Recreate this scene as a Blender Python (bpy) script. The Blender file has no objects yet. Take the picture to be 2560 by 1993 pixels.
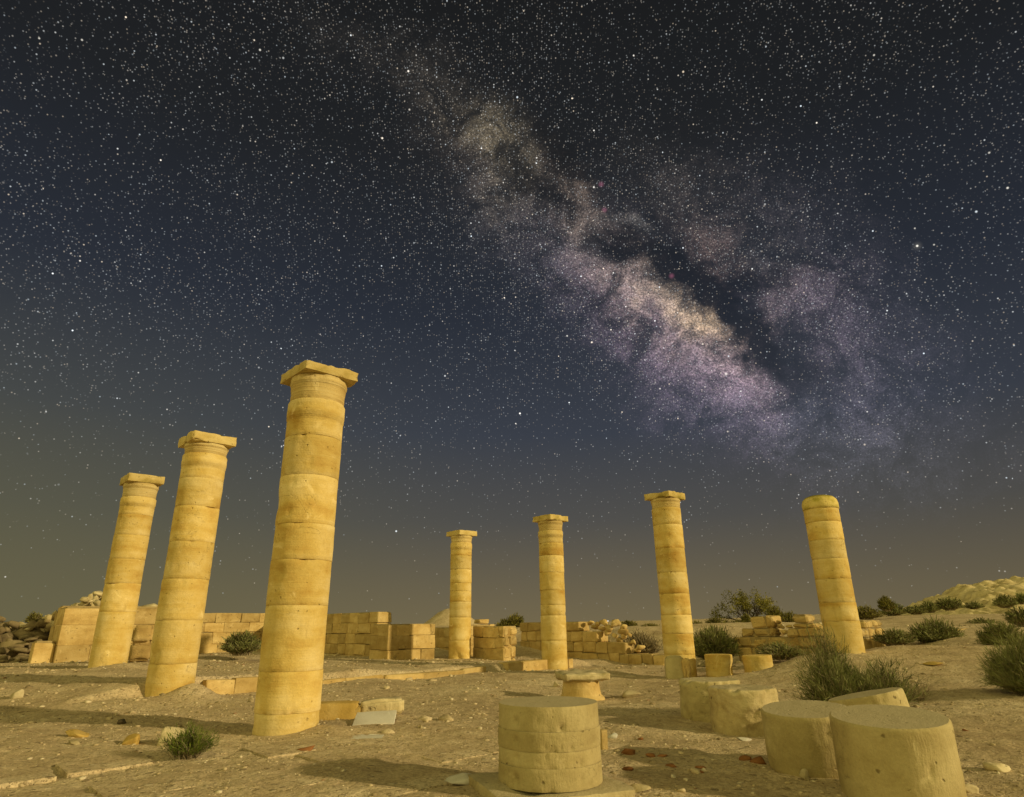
import bpy, bmesh, math, random
import numpy as np
from mathutils import Matrix, Vector
sc = bpy.context.scene
col = sc.collection
# ------------------------------------------------------------------ camera
FOC = 1581.0                       # focal length in pixels of a 2560 px wide frame
PITCH = math.radians(19.66)
ROLL = math.radians(0.7)
EYE = 1.0
VF = np.array([0, math.cos(PITCH), math.sin(PITCH)])
_u = np.array([0, -math.sin(PITCH), math.cos(PITCH)]); _r = np.array([1.0, 0, 0])
VR = math.cos(ROLL)*_r - math.sin(ROLL)*_u
VU = math.sin(ROLL)*_r + math.cos(ROLL)*_u
cam = bpy.data.cameras.new('camera'); camo = bpy.data.objects.new('camera', cam); col.objects.link(camo)
cam.sensor_fit = 'HORIZONTAL'; cam.angle = 2*math.atan(1280/FOC)
cam.clip_start = 0.05; cam.clip_end = 5000
camo.matrix_world = Matrix(((VR[0], VU[0], -VF[0], 0), (VR[1], VU[1], -VF[1], 0), (VR[2], VU[2], -VF[2], EYE), (0, 0, 0, 1)))
sc.camera = camo
# ------------------------------------------------------------------ view
sc.view_settings.view_transform = 'Standard'; sc.view_settings.look = 'None'
sc.view_settings.exposure = 0.0; sc.view_settings.gamma = 1; sc.view_settings.use_curve_mapping = False
sc.render.engine = 'CYCLES'
sc.cycles.use_denoising = True
sc.cycles.max_bounces = 6; sc.cycles.diffuse_bounces = 3; sc.cycles.glossy_bounces = 1; sc.cycles.transparent_max_bounces = 4
# ------------------------------------------------------------------ sun (the low warm light that throws the long shadows)
TO_SUN = Vector((0.925, -0.35, 0.30)).normalized()
sl = bpy.data.lights.new('sun', 'SUN'); sl.energy = 3.3; sl.angle = math.radians(1.2); sl.color = (1.0, 0.80, 0.40)
so = bpy.data.objects.new('sun', sl); col.objects.link(so)
so.rotation_euler = TO_SUN.to_track_quat('Z', 'Y').to_euler()
# ------------------------------------------------------------------ world: night sky with the Milky Way
world = bpy.data.worlds.new('World'); sc.world = world; world.use_nodes = True
world.cycles.sampling_method = 'MANUAL'; world.cycles.sample_map_resolution = 512
def s2l(c):
    return tuple(((v/255+0.055)/1.055)**2.4 if v > 10 else v/255/12.92 for v in c)
class NT:
    def __init__(s, nt): s.nt = nt; s.nt.nodes.clear()
    def n(s, t, **k):
        o = s.nt.nodes.new(t)
        for a, b in k.items(): setattr(o, a, b)
        return o
    def link(s, a, b): s.nt.links.new(a, b)
    def put(s, sock, v):
        if v is None: return
        if isinstance(v, (int, float)): sock.default_value = v
        elif isinstance(v, (tuple, list, np.ndarray, Vector)):
            v = tuple(float(q) for q in v)
            sock.default_value = v + (1,) if (len(v) == 3 and sock.type == 'RGBA') else v
        else: s.link(v, sock)
    def m(s, op, a, b=None, c=None, clamp=False):
        o = s.n('ShaderNodeMath', operation=op, use_clamp=clamp)
        s.put(o.inputs[0], a); s.put(o.inputs[1], b); s.put(o.inputs[2], c); return o.outputs[0]
    def v(s, op, a, b=None, out=0):
        o = s.n('ShaderNodeVectorMath', operation=op); s.put(o.inputs[0], a)
        if op == 'SCALE': s.put(o.inputs[3], b)
        else: s.put(o.inputs[1], b)
        return o.outputs[1] if op in ('DOT_PRODUCT', 'LENGTH', 'DISTANCE') else o.outputs[0]
    def noise(s, vec, scale, detail=4, rough=.5, color=False, dist=0, dim='3D'):
        o = s.n('ShaderNodeTexNoise', noise_dimensions=dim)
        s.put(o.inputs['Vector'], vec); s.put(o.inputs['Scale'], scale); s.put(o.inputs['Detail'], detail)
        s.put(o.inputs['Roughness'], rough); s.put(o.inputs['Distortion'], dist)
        return o.outputs['Color'] if color else o.outputs[0]
    def ramp(s, f, stops, mode='LINEAR'):
        o = s.n('ShaderNodeValToRGB'); cr = o.color_ramp; cr.interpolation = mode
        while len(cr.elements) < len(stops): cr.elements.new(.5)
        for e, (p, c) in zip(cr.elements, stops):
            e.position = p; e.color = (c, c, c, 1) if isinstance(c, (int, float)) else tuple(c)+(1,)
        s.put(o.inputs[0], f); return o.outputs[0]
    def mix(s, f, a, b, blend='MIX'):
        o = s.n('ShaderNodeMix', data_type='RGBA', blend_type=blend); o.clamp_factor = True
        s.put(o.inputs[0], f); s.put(o.inputs[6], a); s.put(o.inputs[7], b); return o.outputs[2]
    def mr(s, f, a, b, c=0., d=1.):
        o = s.n('ShaderNodeMapRange', interpolation_type='SMOOTHSTEP')
        s.put(o.inputs[0], f); s.put(o.inputs[1], a); s.put(o.inputs[2], b); s.put(o.inputs[3], c); s.put(o.inputs[4], d); return o.outputs[0]

def build_sky():
    N = NT(world.node_tree)
    d = N.v('NORMALIZE', N.n('ShaderNodeTexCoord').outputs['Generated'])
    sep = N.n('ShaderNodeSeparateXYZ'); N.link(d, sep.inputs[0])
    x, y, z = sep.outputs
    # celestial tangent-plane coordinates round one fixed direction of the sky
    c = N.m('MAXIMUM', N.v('DOT_PRODUCT', d, VF), 0.05)
    u = N.m('DIVIDE', N.v('DOT_PRODUCT', d, VR), c); v = N.m('DIVIDE', N.v('DOT_PRODUCT', d, VU), c)
    front = N.mr(N.v('DOT_PRODUCT', d, VF), .1, .45)
    comb = N.n('ShaderNodeCombineXYZ'); N.link(u, comb.inputs[0]); N.link(v, comb.inputs[1]); uv = comb.outputs[0]
    w1 = N.v('SCALE', N.v('SUBTRACT', N.noise(uv, 6, 5, .6, True), (.5, .5, .5)), .16)
    w2 = N.v('SCALE', N.v('SUBTRACT', N.noise(uv, 24, 5, .65, True), (.5, .5, .5)), .055)
    wuv = N.v('ADD', N.v('ADD', uv, w1), w2)
    # gradient by elevation
    el = N.ramp(z, [(0, s2l((114, 103, 76))), (.045, s2l((106, 97, 76))), (.15, s2l((80, 79, 76))), (.28, s2l((58, 63, 73))),
                    (.45, s2l((42, 47, 57))), (.65, s2l((32, 34, 37))), (.8, s2l((27, 28, 29))), (1, s2l((23, 24, 26)))])
    lat = N.m('DIVIDE', x, N.m('MAXIMUM', N.m('SQRT', N.m('SUBTRACT', 1.0, N.m('MULTIPLY', z, z))), .05))   # sine of the azimuth
    west = N.mr(lat, .05, -.8); low = N.mr(z, .50, 0.0)
    el = N.mix(N.m('MULTIPLY', west, N.m('MULTIPLY', low, .62)), el, s2l((98, 97, 68)))
    east = N.mr(lat, .1, .8)
    el = N.mix(N.m('MULTIPLY', east, .22), el, N.mix(.5, el, (0, 0, 0), 'MIX'))
    # warm glow added to the unseen sky behind the camera as stand-in fill light
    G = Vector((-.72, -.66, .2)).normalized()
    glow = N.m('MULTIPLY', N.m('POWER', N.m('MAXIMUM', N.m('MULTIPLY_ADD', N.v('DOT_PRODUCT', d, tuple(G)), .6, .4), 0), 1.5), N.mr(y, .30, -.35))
    # blobs: px, py, a, b, angle (deg, image, + = down to the right), colour, amount
    K = [(1243, 375, 105, 55, 62, (1, .80, .46), .12), (1210, 430, 150, 80, 60, (.95, .72, .56), .032), (1110, 215, 120, 50, 40, (1., .8, .55), .020),
         (1425, 495, 85, 38, 62, (1, .70, .48), .10), (1450, 560, 70, 55, 60, (.95, .76, .66), .06), (1553, 569, 50, 16, 15, (1, .93, .85), .11),
         (1545, 690, 95, 48, 40, (1, .70, .64), .10), (1675, 775, 140, 50, 38, (1, .74, .36), .24), (1738, 812, 62, 45, 38, (1, .66, .28), .20),
         (1650, 815, 230, 85, 40, (.95, .62, .80), .09), (1755, 890, 120, 62, 38, (1., .68, .74), .11), (1850, 940, 85, 48, 42, (1., .62, .74), .10),
         (1730, 960, 240, 90, 40, (.86, .64, .98), .05), (1960, 1030, 230, 90, 22, (.7, .7, .9), .035), (1500, 640, 230, 100, 50, (.85, .7, .8), .016),
         (1790, 620, 85, 60, 50, (1, .62, .52), .07), (1735, 480, 140, 80, 30, (1, .8, .7), .028), (1925, 650, 80, 50, 40, (.9, .76, .7), .03),
         (1930, 765, 80, 26, -35, (1, .72, .74), .055), (2015, 735, 110, 50, -10, (.92, .68, .82), .05), (2080, 825, 105, 75, 40, (.92, .68, .9), .06),
         (2190, 1025, 110, 65, 30, (.8, .7, .95), .05), (2250, 1130, 300, 80, 10, (.7, .68, .9), .016), (2010, 600, 190, 110, 40, (.8, .68, .8), .022), (2250, 900, 150, 110, 40, (.75, .66, .9), .028), (1350, 640, 190, 90, 45, (.7, .68, .85), .022), (980, 130, 200, 60, 30, (.85, .72, .6), .014)]
    def gauss(b, p):
        px, py, a, bb, an = b[:5]
        uu, vv = (px-1280)/FOC, -(py-996.5)/FOC; an = math.radians(-an)
        q = N.v('SUBTRACT', p, (uu, vv, 0))
        e1 = N.v('DOT_PRODUCT', q, (math.cos(an)/a*FOC, math.sin(an)/a*FOC, 0)); e2 = N.v('DOT_PRODUCT', q, (-math.sin(an)/bb*FOC, math.cos(an)/bb*FOC, 0))
        return N.m('EXPONENT', N.m('MULTIPLY', N.m('MULTIPLY_ADD', e1, e1, N.m('MULTIPLY', e2, e2)), -.75))
    mw = None
    for b in K:
        g = N.v('SCALE', tuple(k*b[6] for k in b[5]), gauss(b, wuv))
        mw = g if mw is None else N.v('ADD', mw, g)
    turb = N.mr(N.noise(uv, 15, 9, .72, dist=.9), .36, .66, .18, 1.5)
    fila = N.m('ABSOLUTE', N.m('SUBTRACT', N.noise(wuv, 11, 7, .66, dist=1.2), .5)); turb = N.m('MULTIPLY', turb, N.mr(fila, 0, .05, .58, 1.05))
    fine = N.mr(N.noise(uv, 330, 3, .8), .34, .70, .35, 1.75)
    mw = N.v('SCALE', N.v('SCALE', mw, turb), N.m('MULTIPLY', fine, .95))
    D = [(1330, 470, 90, 28, 30, 1), (1410, 400, 110, 30, 50, .8), (1520, 620, 60, 24, 40, .8), (1640, 655, 130, 36, 28, 1), (1790, 740, 130, 36, 38, 1.), (1870, 850, 100, 38, 45, 1.), (1850, 700, 200, 36, 5, .8),
         (1990, 900, 160, 40, 35, .6), (1650, 560, 120, 34, 60, .5), (1520, 790, 90, 20, 30, .35)]
    dk = None
    for b in D:
        g = N.m('MULTIPLY', gauss(b, wuv), b[5]*.85); dk = g if dk is None else N.m('ADD', dk, g)
    dk = N.m('MULTIPLY', N.m('MINIMUM', dk, 1.0), front)
    mw = N.v('SCALE', mw, N.m('MULTIPLY', front, N.m('MULTIPLY_ADD', dk, -.9, 1)))
    base = N.v('SCALE', el, N.m('MULTIPLY_ADD', dk, -.28, 1))
    lum = N.v('DOT_PRODUCT', mw, (8, 8, 8))
    band = N.m('MULTIPLY', gauss((1560, 620, 900, 230, 44), uv), front)
    dens = N.m('ADD', N.m('MULTIPLY', N.m('MINIMUM', lum, 1.4), 1.0), N.m('MULTIPLY', band, .45))
    dens = N.m('MULTIPLY', N.m('MULTIPLY', N.m('ADD', dens, N.mr(N.noise(d, 5, 3), .3, .7, .3, .6)), N.m('MULTIPLY_ADD', dk, -.5, 1)), N.mr(z, .04, .50, .05, 1.))
    def stars(scale, r, keep, gain, k, off):
        p = N.v('ADD', N.v('SCALE', d, scale), off)
        vo = N.n('ShaderNodeTexVoronoi', feature='F1'); vo.inputs['Scale'].default_value = 1; N.link(p, vo.inputs['Vector'])
        q = N.v('NORMALIZE', N.v('SUBTRACT', vo.outputs['Position'], off))
        dist = N.v('DISTANCE', d, q)
        sc_ = N.n('ShaderNodeSeparateColor'); N.link(vo.outputs['Color'], sc_.inputs[0])
        thr = N.m('MULTIPLY', dens, keep)
        on = N.m('LESS_THAN', sc_.outputs[0], thr)
        mag = N.m('POWER', sc_.outputs[1], k)
        f = N.m('MULTIPLY', N.mr(dist, r, r*.15), N.m('MULTIPLY', on, N.m('MULTIPLY', N.m('MULTIPLY_ADD', mag, 1.15, .04), gain)))
        tint = N.mix(sc_.outputs[2], (1, .82, .6), (.82, .93, 1.0))
        return N.v('SCALE', tint, f)
    st = N.v('ADD', N.v('ADD', stars(300, .0012, .60, .28, 2.5, (3.1, 7.7, 1.3)), stars(150, .0013, .26, .62, 4, (13.1, 2.7, 5.3))), N.v('ADD', stars(60, .0014, .22, 1.5, 6, (1.7, 9.2, 3.3)), stars(26, .0019, .08, 1.7, 3, (8.7, 4.2, 6.3))))
    # the few brightest stars, each at its own place in the sky
    for px, py, r, g in [(2293, 615, 3.2, 1.4), (2293, 615, 12, .06), (2335, 612, 2.5, .7), (2519, 470, 3, 1.0), (650, 125, 3, 1.0), (1815, 935, 5, .7), (1418, 840, 2.8, .9), (1650, 972, 2.8, .9), (2185, 138, 2.6, .8), (2473, 382, 2.8, .7), (2287, 571, 2.4, .7), (98, 96, 2.4, .8), (205, 100, 2.6, .8)]:
        dv = VF*FOC + VR*(px-1280) - VU*(py-996.5); dv /= np.linalg.norm(dv)
        dd = N.v('DISTANCE', d, tuple(dv)); st = N.v('ADD', st, N.v('SCALE', (1, .95, .82), N.m('MULTIPLY', N.mr(dd, r/FOC, 0), g)))
    for px, py in [(1503, 461), (1511, 525), (1679, 690)]:
        dv = VF*FOC + VR*(px-1280) - VU*(py-996.5); dv /= np.linalg.norm(dv)
        dd = N.v('DISTANCE', d, tuple(dv)); st = N.v('ADD', st, N.v('SCALE', (1, .3, .5), N.m('MULTIPLY', N.mr(dd, 9/FOC, 0), .16)))
    tot = N.v('ADD', N.v('ADD', base, mw), st)
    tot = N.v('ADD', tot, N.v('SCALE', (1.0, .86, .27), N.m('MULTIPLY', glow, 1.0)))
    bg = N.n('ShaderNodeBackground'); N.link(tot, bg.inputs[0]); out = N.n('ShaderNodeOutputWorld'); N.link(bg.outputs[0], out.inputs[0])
build_sky()
# ------------------------------------------------------------------ helpers
random.seed(7); RNG = np.random.default_rng(7)
def hashn(i, j, k, seed):
    h = (i.astype(np.int64)*374761393 + j.astype(np.int64)*668265263 + k.astype(np.int64)*2147483647 + seed*1274126177) & 0xffffffff
    h = ((h ^ (h >> 13))*1274126177) & 0xffffffff; h = h ^ (h >> 16)
    return (h & 0xffff)/32767.5 - 1
def vnoise(p, seed=0):
    f = np.floor(p); t = p-f; t = t*t*(3-2*t); i, j, k = f[:, 0], f[:, 1], f[:, 2]; r = 0
    for a in (0, 1):
        wa = t[:, 0] if a else 1-t[:, 0]
        for b in (0, 1):
            wb = wa*(t[:, 1] if b else 1-t[:, 1])
            for c in (0, 1):
                r = r + wb*(t[:, 2] if c else 1-t[:, 2])*hashn(i+a, j+b, k+c, seed)
    return r
def fbm(p, freq=1., octs=4, seed=0, gain=.5):
    p = np.asarray(p, float); r = 0; a = 1; tot = 0
    for o in range(octs): r = r + a*vnoise(p*freq*2**o + 17.3*o, seed+o); tot += a; a *= gain
    return r/tot
def mesh_data(name, V, F, mats=(), smooth=False, midx=None):
    me = bpy.data.meshes.new(name)
    if isinstance(F, np.ndarray):
        n, k = F.shape; me.vertices.add(len(V)); me.vertices.foreach_set('co', np.asarray(V, np.float32).ravel())
        me.loops.add(n*k); me.loops.foreach_set('vertex_index', F.astype(np.int32).ravel())
        me.polygons.add(n); me.polygons.foreach_set('loop_start', np.arange(0, n*k, k, dtype=np.int32)); me.polygons.foreach_set('loop_total', np.full(n, k, np.int32))
        me.update(calc_edges=True)
    else:
        me.from_pydata([tuple(map(float, q)) for q in V], [], [tuple(map(int, f)) for f in F]); me.update()
    if smooth: me.polygons.foreach_set('use_smooth', np.ones(len(me.polygons), bool))
    for m in (mats if isinstance(mats, (list, tuple)) else [mats]): me.materials.append(m)
    if midx is not None: me.polygons.foreach_set('material_index', np.asarray(midx, np.int32))
    return me
def link(name, data, parent=None, loc=(0, 0, 0), rz=0, kind=None):
    o = bpy.data.objects.new(name, data); col.objects.link(o); o.location = tuple(map(float, loc)); o.rotation_euler = (0, 0, rz)
    if parent: o.parent = parent
    if kind: o['kind'] = kind
    return o
def tag(o, label, cat, group=None):
    o['label'] = label; o['category'] = cat
    if group: o['group'] = group
    return o
def cat_(parts):
    Vs, Fs, n = [], [], 0
    for V, F in parts: Vs.append(V); Fs.append(F+n); n += len(V)
    return np.vstack(Vs), np.vstack(Fs)
A2 = np.array([-.68, .73]); A2 /= np.linalg.norm(A2); B2 = np.array([A2[1], -A2[0]])   # the church's two axes
AXIS = math.atan2(B2[1], B2[0])
# ------------------------------------------------------------------ terrain height
S0 = np.array([-5.46, 10.9]); SD = np.array([6.53, 7.7]); SD /= np.linalg.norm(SD); SN = np.array([-SD[1], SD[0]])
LOW = np.array([(-2.56, 7.84, -.09), (-5.6, 10.5, .0), (-8.7, 14, .16), (-8.6, 14.9, .3), (3.8, 15.7, -.2), (6.7, 13.8, .38), (.24, 5.2, -.11), (2.65, 4.97, -.12), (2.44, 5.8, -.1), (3.9, 7.6, -.02),
    (2.6, 8, -.17), (2.57, 8.7, -.15), (5.5, 15.5, -.16), (1.1, 11.9, -.2), (8.5, 13.8, .5), (12, 17, .55), (10, 10, .3), (6, 7, .02), (4.5, 5, -.1), (20, 28, .85), (33, 45, 1.3), (55, 65, 2.1), (100, 120, 2.2), (75, 60, 2.6),
    (5, 20, -.3), (1.9, 22.6, -.1), (3.5, 21, -.25), (7, 24, .8), (5, 25, .85), (10, 29, .96), (25, 60, 1.), (0, 32, .9), (9, 18.2, .1), (9, 20, .8), (13, 22, .75), (-15.5, 22.2, -.1), (-12, 16, -.12), (-7, 8, -.12), (-10, 12, -.12), (-4, 5, -.13), (0, 4, -.13), (0, 9, -.12),
    (-1, 12, -.1), (2, 13, -.19), (-2, 10, -.1), (-20, 40, .5), (-60, 80, .7), (0, 200, .9), (200, 200, .9), (-200, 200, .9), (0, -10, -.1), (-10, -5, -.1), (10, -5, -.1), (0, -200, 0), (-200, -50, 0.), (200, -50, 0.), (-18, 18, -.1), (-22, 28, .2), (-5.0, 11.2, -.06), (-3.7, 12.7, 0.02), (-.7, 16.0, -.05), (1.3, 18.3, -.13), (.6, 17.5, -.13), (-.2, 16.6, -.08), (0, 60, .8), (-16, 34, .4)])
TER = np.array([(-5.09, 11.5, .22), (-4.5, 12.1, .21), (-3.7, 13, .17), (-1.7, 15.4, .10), (-.7, 16.6, .07), (1.2, 18.9, .05), (-1.8, 21.6, .02), (-4.5, 21.8, .08), (-6.9, 24.3, .08), (-8.5, 18, .29), (-7, 15, .22), (-13.5, 24, .1), (-.4, 21, -.05), (-3, 25, -.06), (1.9, 22.6, -.1), (-10, 27, .1), (-6, 14, .2), (-5, 18, .14), (-9.2, 15.6, .25)])
def lp(x, y):
    r = np.sqrt(x*x+y*y)+.3; return np.log(r)*1.15, np.arctan2(x, y)
def idw(x, y, C, p=3.2):
    a, b = lp(x, y); num = 0; den = 0
    for cx, cy, cz in C:
        ca, cb = lp(cx, cy); w = 1/(((a-ca)**2+(b-cb)**2)+.0004)**(p/2); num = num+w*cz; den = den+w
    return num/den
def sst(e0, e1, x):
    t = np.clip((x-e0)/(e1-e0), 0, 1); return t*t*(3-2*t)
def ground_z(x, y, detail=True):
    x = np.atleast_1d(np.asarray(x, float)); y = np.atleast_1d(np.asarray(y, float))
    zl = idw(x, y, LOW); zt = idw(x, y, TER)
    s = (x-S0[0])*SD[0]+(y-S0[1])*SD[1]; t = (x-S0[0])*SN[0]+(y-S0[1])*SN[1]
    far = sst(24, 19, (x*-.0+y-.0*x) - np.maximum(-x-2, 0)*.8)
    m = sst(.0, .16, t)*sst(-1.8, .2, s+t*.35)*sst(13.0, 11.3, s-.25*t)*far
    z = zl*(1-m)+zt*m
    z = z + .10*np.exp(-(((x+7.6)/1.2)**2+((y-12.9)/.8)**2)) - .04*np.exp(-(((x+6)/2)**2+((y-9.3)/.6)**2))
    z = z + .16*np.exp(-(((x-6.6)/1.7)**2+((y-16.3)/1.0)**2)) + .20*np.exp(-(((x+4.98)/.30)**2+((y-10.72)/.35)**2)) + .07*np.exp(-(((x+2.05)/.35)**2+((y-7.75)/.3)**2)) + .13*np.exp(-(((x+8.0)/.5)**2+((y-14.0)/.4)**2))
    if detail:
        r = np.sqrt(x*x+y*y); P = np.stack([x, y, x*0], 1); k = np.clip(r/9, .6, 4)
        z = z + .028*fbm(P, .55, 3, 3)*k + .030*fbm(P, 1.6, 3, 9) + .012*fbm(P, 5, 3, 5)
        z = z + np.where(r < 30, .010*fbm(P, 11, 3, 21) + .006*np.abs(fbm(P, 26, 2, 25)), 0)
    return z
def ray(px, py):
    d = VF*FOC + VR*(px-1280) - VU*(py-996.5); return d/d[1]
def at(px, py, Y): return np.array([0, 0, EYE]) + ray(px, py)*Y
_T = np.concatenate([np.arange(3.8, 14, .02), np.arange(14, 40, .06), np.arange(40, 140, .4)])
def hit(px, py):
    d = ray(px, py); P = np.array([0, 0, EYE])+_T[:, None]*d; g = ground_z(P[:, 0], P[:, 1])
    w = np.nonzero(P[:, 2] < g)[0]
    i = w[0] if len(w) else len(_T)-1
    return np.array([P[i, 0], P[i, 1], g[i]])
def gz(x, y): return float(ground_z(x, y)[0])
# ------------------------------------------------------------------ materials
def new_mat(name):
    m = bpy.data.materials.new(name); m.use_nodes = True; return m, NT(m.node_tree)
def finish(N, color, bump=None, strength=.5, dist=.01, rough=.93, spec=.15, normal=None):
    b = N.n('ShaderNodeBsdfPrincipled'); N.put(b.inputs['Base Color'], color); N.put(b.inputs['Roughness'], rough); b.inputs['Specular IOR Level'].default_value = spec
    if bump is not None:
        bp = N.n('ShaderNodeBump'); bp.inputs['Strength'].default_value = strength; bp.inputs['Distance'].default_value = dist; N.link(bump, bp.inputs['Height']); N.link(bp.outputs[0], b.inputs['Normal'])
    o = N.n('ShaderNodeOutputMaterial'); N.link(b.outputs[0], o.inputs[0]); return b
def stone_mat(name, c_dark, c_mid, c_light, band=4., blot=1.6, var=.10, bump=.6, dust=None, tool=0., pits=1., chisel=.15):
    m, N = new_mat(name)
    tc = N.n('ShaderNodeTexCoord').outputs['Object']; rnd = N.n('ShaderNodeObjectInfo').outputs['Random']
    off = N.n('ShaderNodeCombineXYZ')
    N.link(N.m('MULTIPLY', rnd, 37.), off.inputs[0]); N.link(N.m('MULTIPLY', rnd, 91.), off.inputs[1]); N.link(N.m('MULTIPLY', rnd, 13.), off.inputs[2])
    p = N.v('ADD', tc, off.outputs[0])
    bands = N.noise(N.v('ADD', N.v('MULTIPLY', p, (.5, .5, band)), N.v('SCALE', N.noise(p, 2.2, 3, color=True), .9)), 1.0, 5, .6)
    blots = N.noise(p, blot, 5, .62)
    f = N.m('ADD', N.m('MULTIPLY', bands, .5), N.m('MULTIPLY', blots, .5))
    c = N.ramp(f, [(.34, c_dark), (.47, c_mid), (.61, c_light)])
    grain = N.noise(p, 60, 4, .7); c = N.mix(.32, c, N.mix(1, c, N.ramp(grain, [(.3, .72), (.7, 1.22)]), 'MULTIPLY'))
    pale = N.mr(N.noise(p, 3.4, 6, .6, dist=.8), .60, .70, 0, .5); c = N.mix(pale, c, tuple(min(1, q*1.15+.06) for q in c_light))
    grime = N.mr(N.noise(N.v('MULTIPLY', p, (5, 5, 1.3)), 1, 5, .65), .58, .78, 0, .35); c = N.mix(grime, c, tuple(q*.55 for q in c_dark))
    vari = N.m('MULTIPLY_ADD', rnd, var*2, 1-var); c = N.v('SCALE', c, vari)
    vo = N.n('ShaderNodeTexVoronoi', feature='F1'); vo.inputs['Scale'].default_value = 15; N.link(N.v('ADD', p, N.v('SCALE', N.noise(p, 9, 2, color=True), .09)), vo.inputs['Vector'])
    cs = N.n('ShaderNodeSeparateColor'); N.link(vo.outputs['Color'], cs.inputs[0])
    pit = N.m('MULTIPLY', N.mr(vo.outputs['Distance'], .26, .08), N.m('MULTIPLY', N.m('LESS_THAN', cs.outputs[0], .12), pits))
    c = N.mix(N.m('MULTIPLY', pit, .45), c, tuple(q*.5 for q in c_dark))
    ck = N.m('ABSOLUTE', N.m('SUBTRACT', N.noise(N.v('ADD', p, (5, 1, 3)), 1.7, 6, .62, dist=.4), .5))
    crack = N.m('MULTIPLY', N.mr(ck, .004, .0), N.mr(N.noise(p, 1.3, 2), .54, .62)); c = N.mix(N.m('MULTIPLY', crack, .35), c, tuple(q*.35 for q in c_dark))
    chis = N.noise(N.v('ADD', N.v('MULTIPLY', p, (60, 60, 7)), N.v('SCALE', N.noise(p, 4, 2, color=True), 6)), 1, 3, .6)
    if dust is not None:
        g = N.n('ShaderNodeNewGeometry'); nz = N.n('ShaderNodeSeparateXYZ'); N.link(g.outputs['Normal'], nz.inputs[0])
        c = N.mix(N.m('MULTIPLY', N.mr(nz.outputs[2], .6, .9), .85), c, dust)
    h = N.m('ADD', N.m('MULTIPLY', N.noise(p, 7, 6, .62), 1.2), N.m('MULTIPLY', N.noise(p, 42, 5, .7), .55))
    h = N.m('SUBTRACT', h, N.m('MULTIPLY', pit, 1.4))
    h = N.m('ADD', h, N.m('MULTIPLY', bands, .5)); h = N.m('SUBTRACT', h, N.m('MULTIPLY', crack, .6)); h = N.m('ADD', h, N.m('MULTIPLY', chis, chisel))
    if tool:
        wv = N.noise(N.v('MULTIPLY', p, (1.2, 1.2, 55)), 1, 3, .5); h = N.m('ADD', h, N.m('MULTIPLY', wv, tool))
    finish(N, c, h, bump, .018)
    return m
GOLD = stone_mat('golden limestone', (.46, .275, .065), (.61, .445, .15), (.73, .58, .285), tool=.4, var=.12)
GOLD_CAP = stone_mat('golden capital limestone', (.42, .28, .10), (.56, .42, .18), (.66, .53, .27), band=30, tool=1.5)
ABA = stone_mat('abacus limestone', (.27, .21, .04), (.53, .40, .15), (.64, .51, .24), band=3, blot=4, dust=(.16, .15, .05))
WALL = stone_mat('wall limestone', (.34, .225, .085), (.48, .34, .14), (.60, .455, .22), band=3, blot=2.6, var=.2, bump=1.)
WALLD = stone_mat('shade-painted rubble stone', (.12, .09, .05), (.19, .145, .085), (.28, .22, .13), band=2, blot=3, var=.2, bump=.9)  # brown rubble, its colour darkened to carry the shade on the left heap
DRUM = stone_mat('weathered dimmed drum limestone', (.28, .215, .10), (.40, .325, .165), (.51, .43, .24), band=2.5, var=.05, dust=(.43, .37, .25), bump=.5, chisel=.55, pits=1.5)  # weathered grey, with the dimmer foreground light also put into the colour
ROUGH = stone_mat('rough broken limestone', (.32, .24, .12), (.46, .37, .20), (.60, .51, .32), band=2, blot=3, bump=1., dust=(.42, .36, .24))
MOSS = stone_mat('lichened limestone', (.17, .155, .012), (.40, .33, .06), (.64, .51, .19), band=2, blot=6, dust=(.13, .12, .01))
ROCK = stone_mat('loose limestone', (.30, .23, .13), (.46, .38, .23), (.62, .54, .37), band=2, blot=4, var=.22)
YROCK = stone_mat('ochre rock', (.36, .23, .05), (.50, .34, .10), (.58, .42, .16), band=2, blot=4)
DARKROCK = stone_mat('dark rock', (.06, .045, .03), (.10, .08, .055), (.16, .13, .09), band=2, blot=4)
MARBLE = stone_mat('pale marble', (.46, .43, .38), (.58, .55, .50), (.68, .66, .62), band=2, blot=2, bump=.15, pits=0)
TERRA = stone_mat('terracotta', (.15, .065, .025), (.22, .095, .035), (.30, .14, .06), band=2, blot=6, var=.2)
HILLM = stone_mat('pale hill rock', (.28, .215, .11), (.52, .425, .235), (.70, .59, .37), band=1, blot=.8, bump=1.)
COREM = stone_mat('mortar core', (.26, .19, .09), (.34, .26, .13), (.42, .33, .18), band=2, blot=5)
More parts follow.
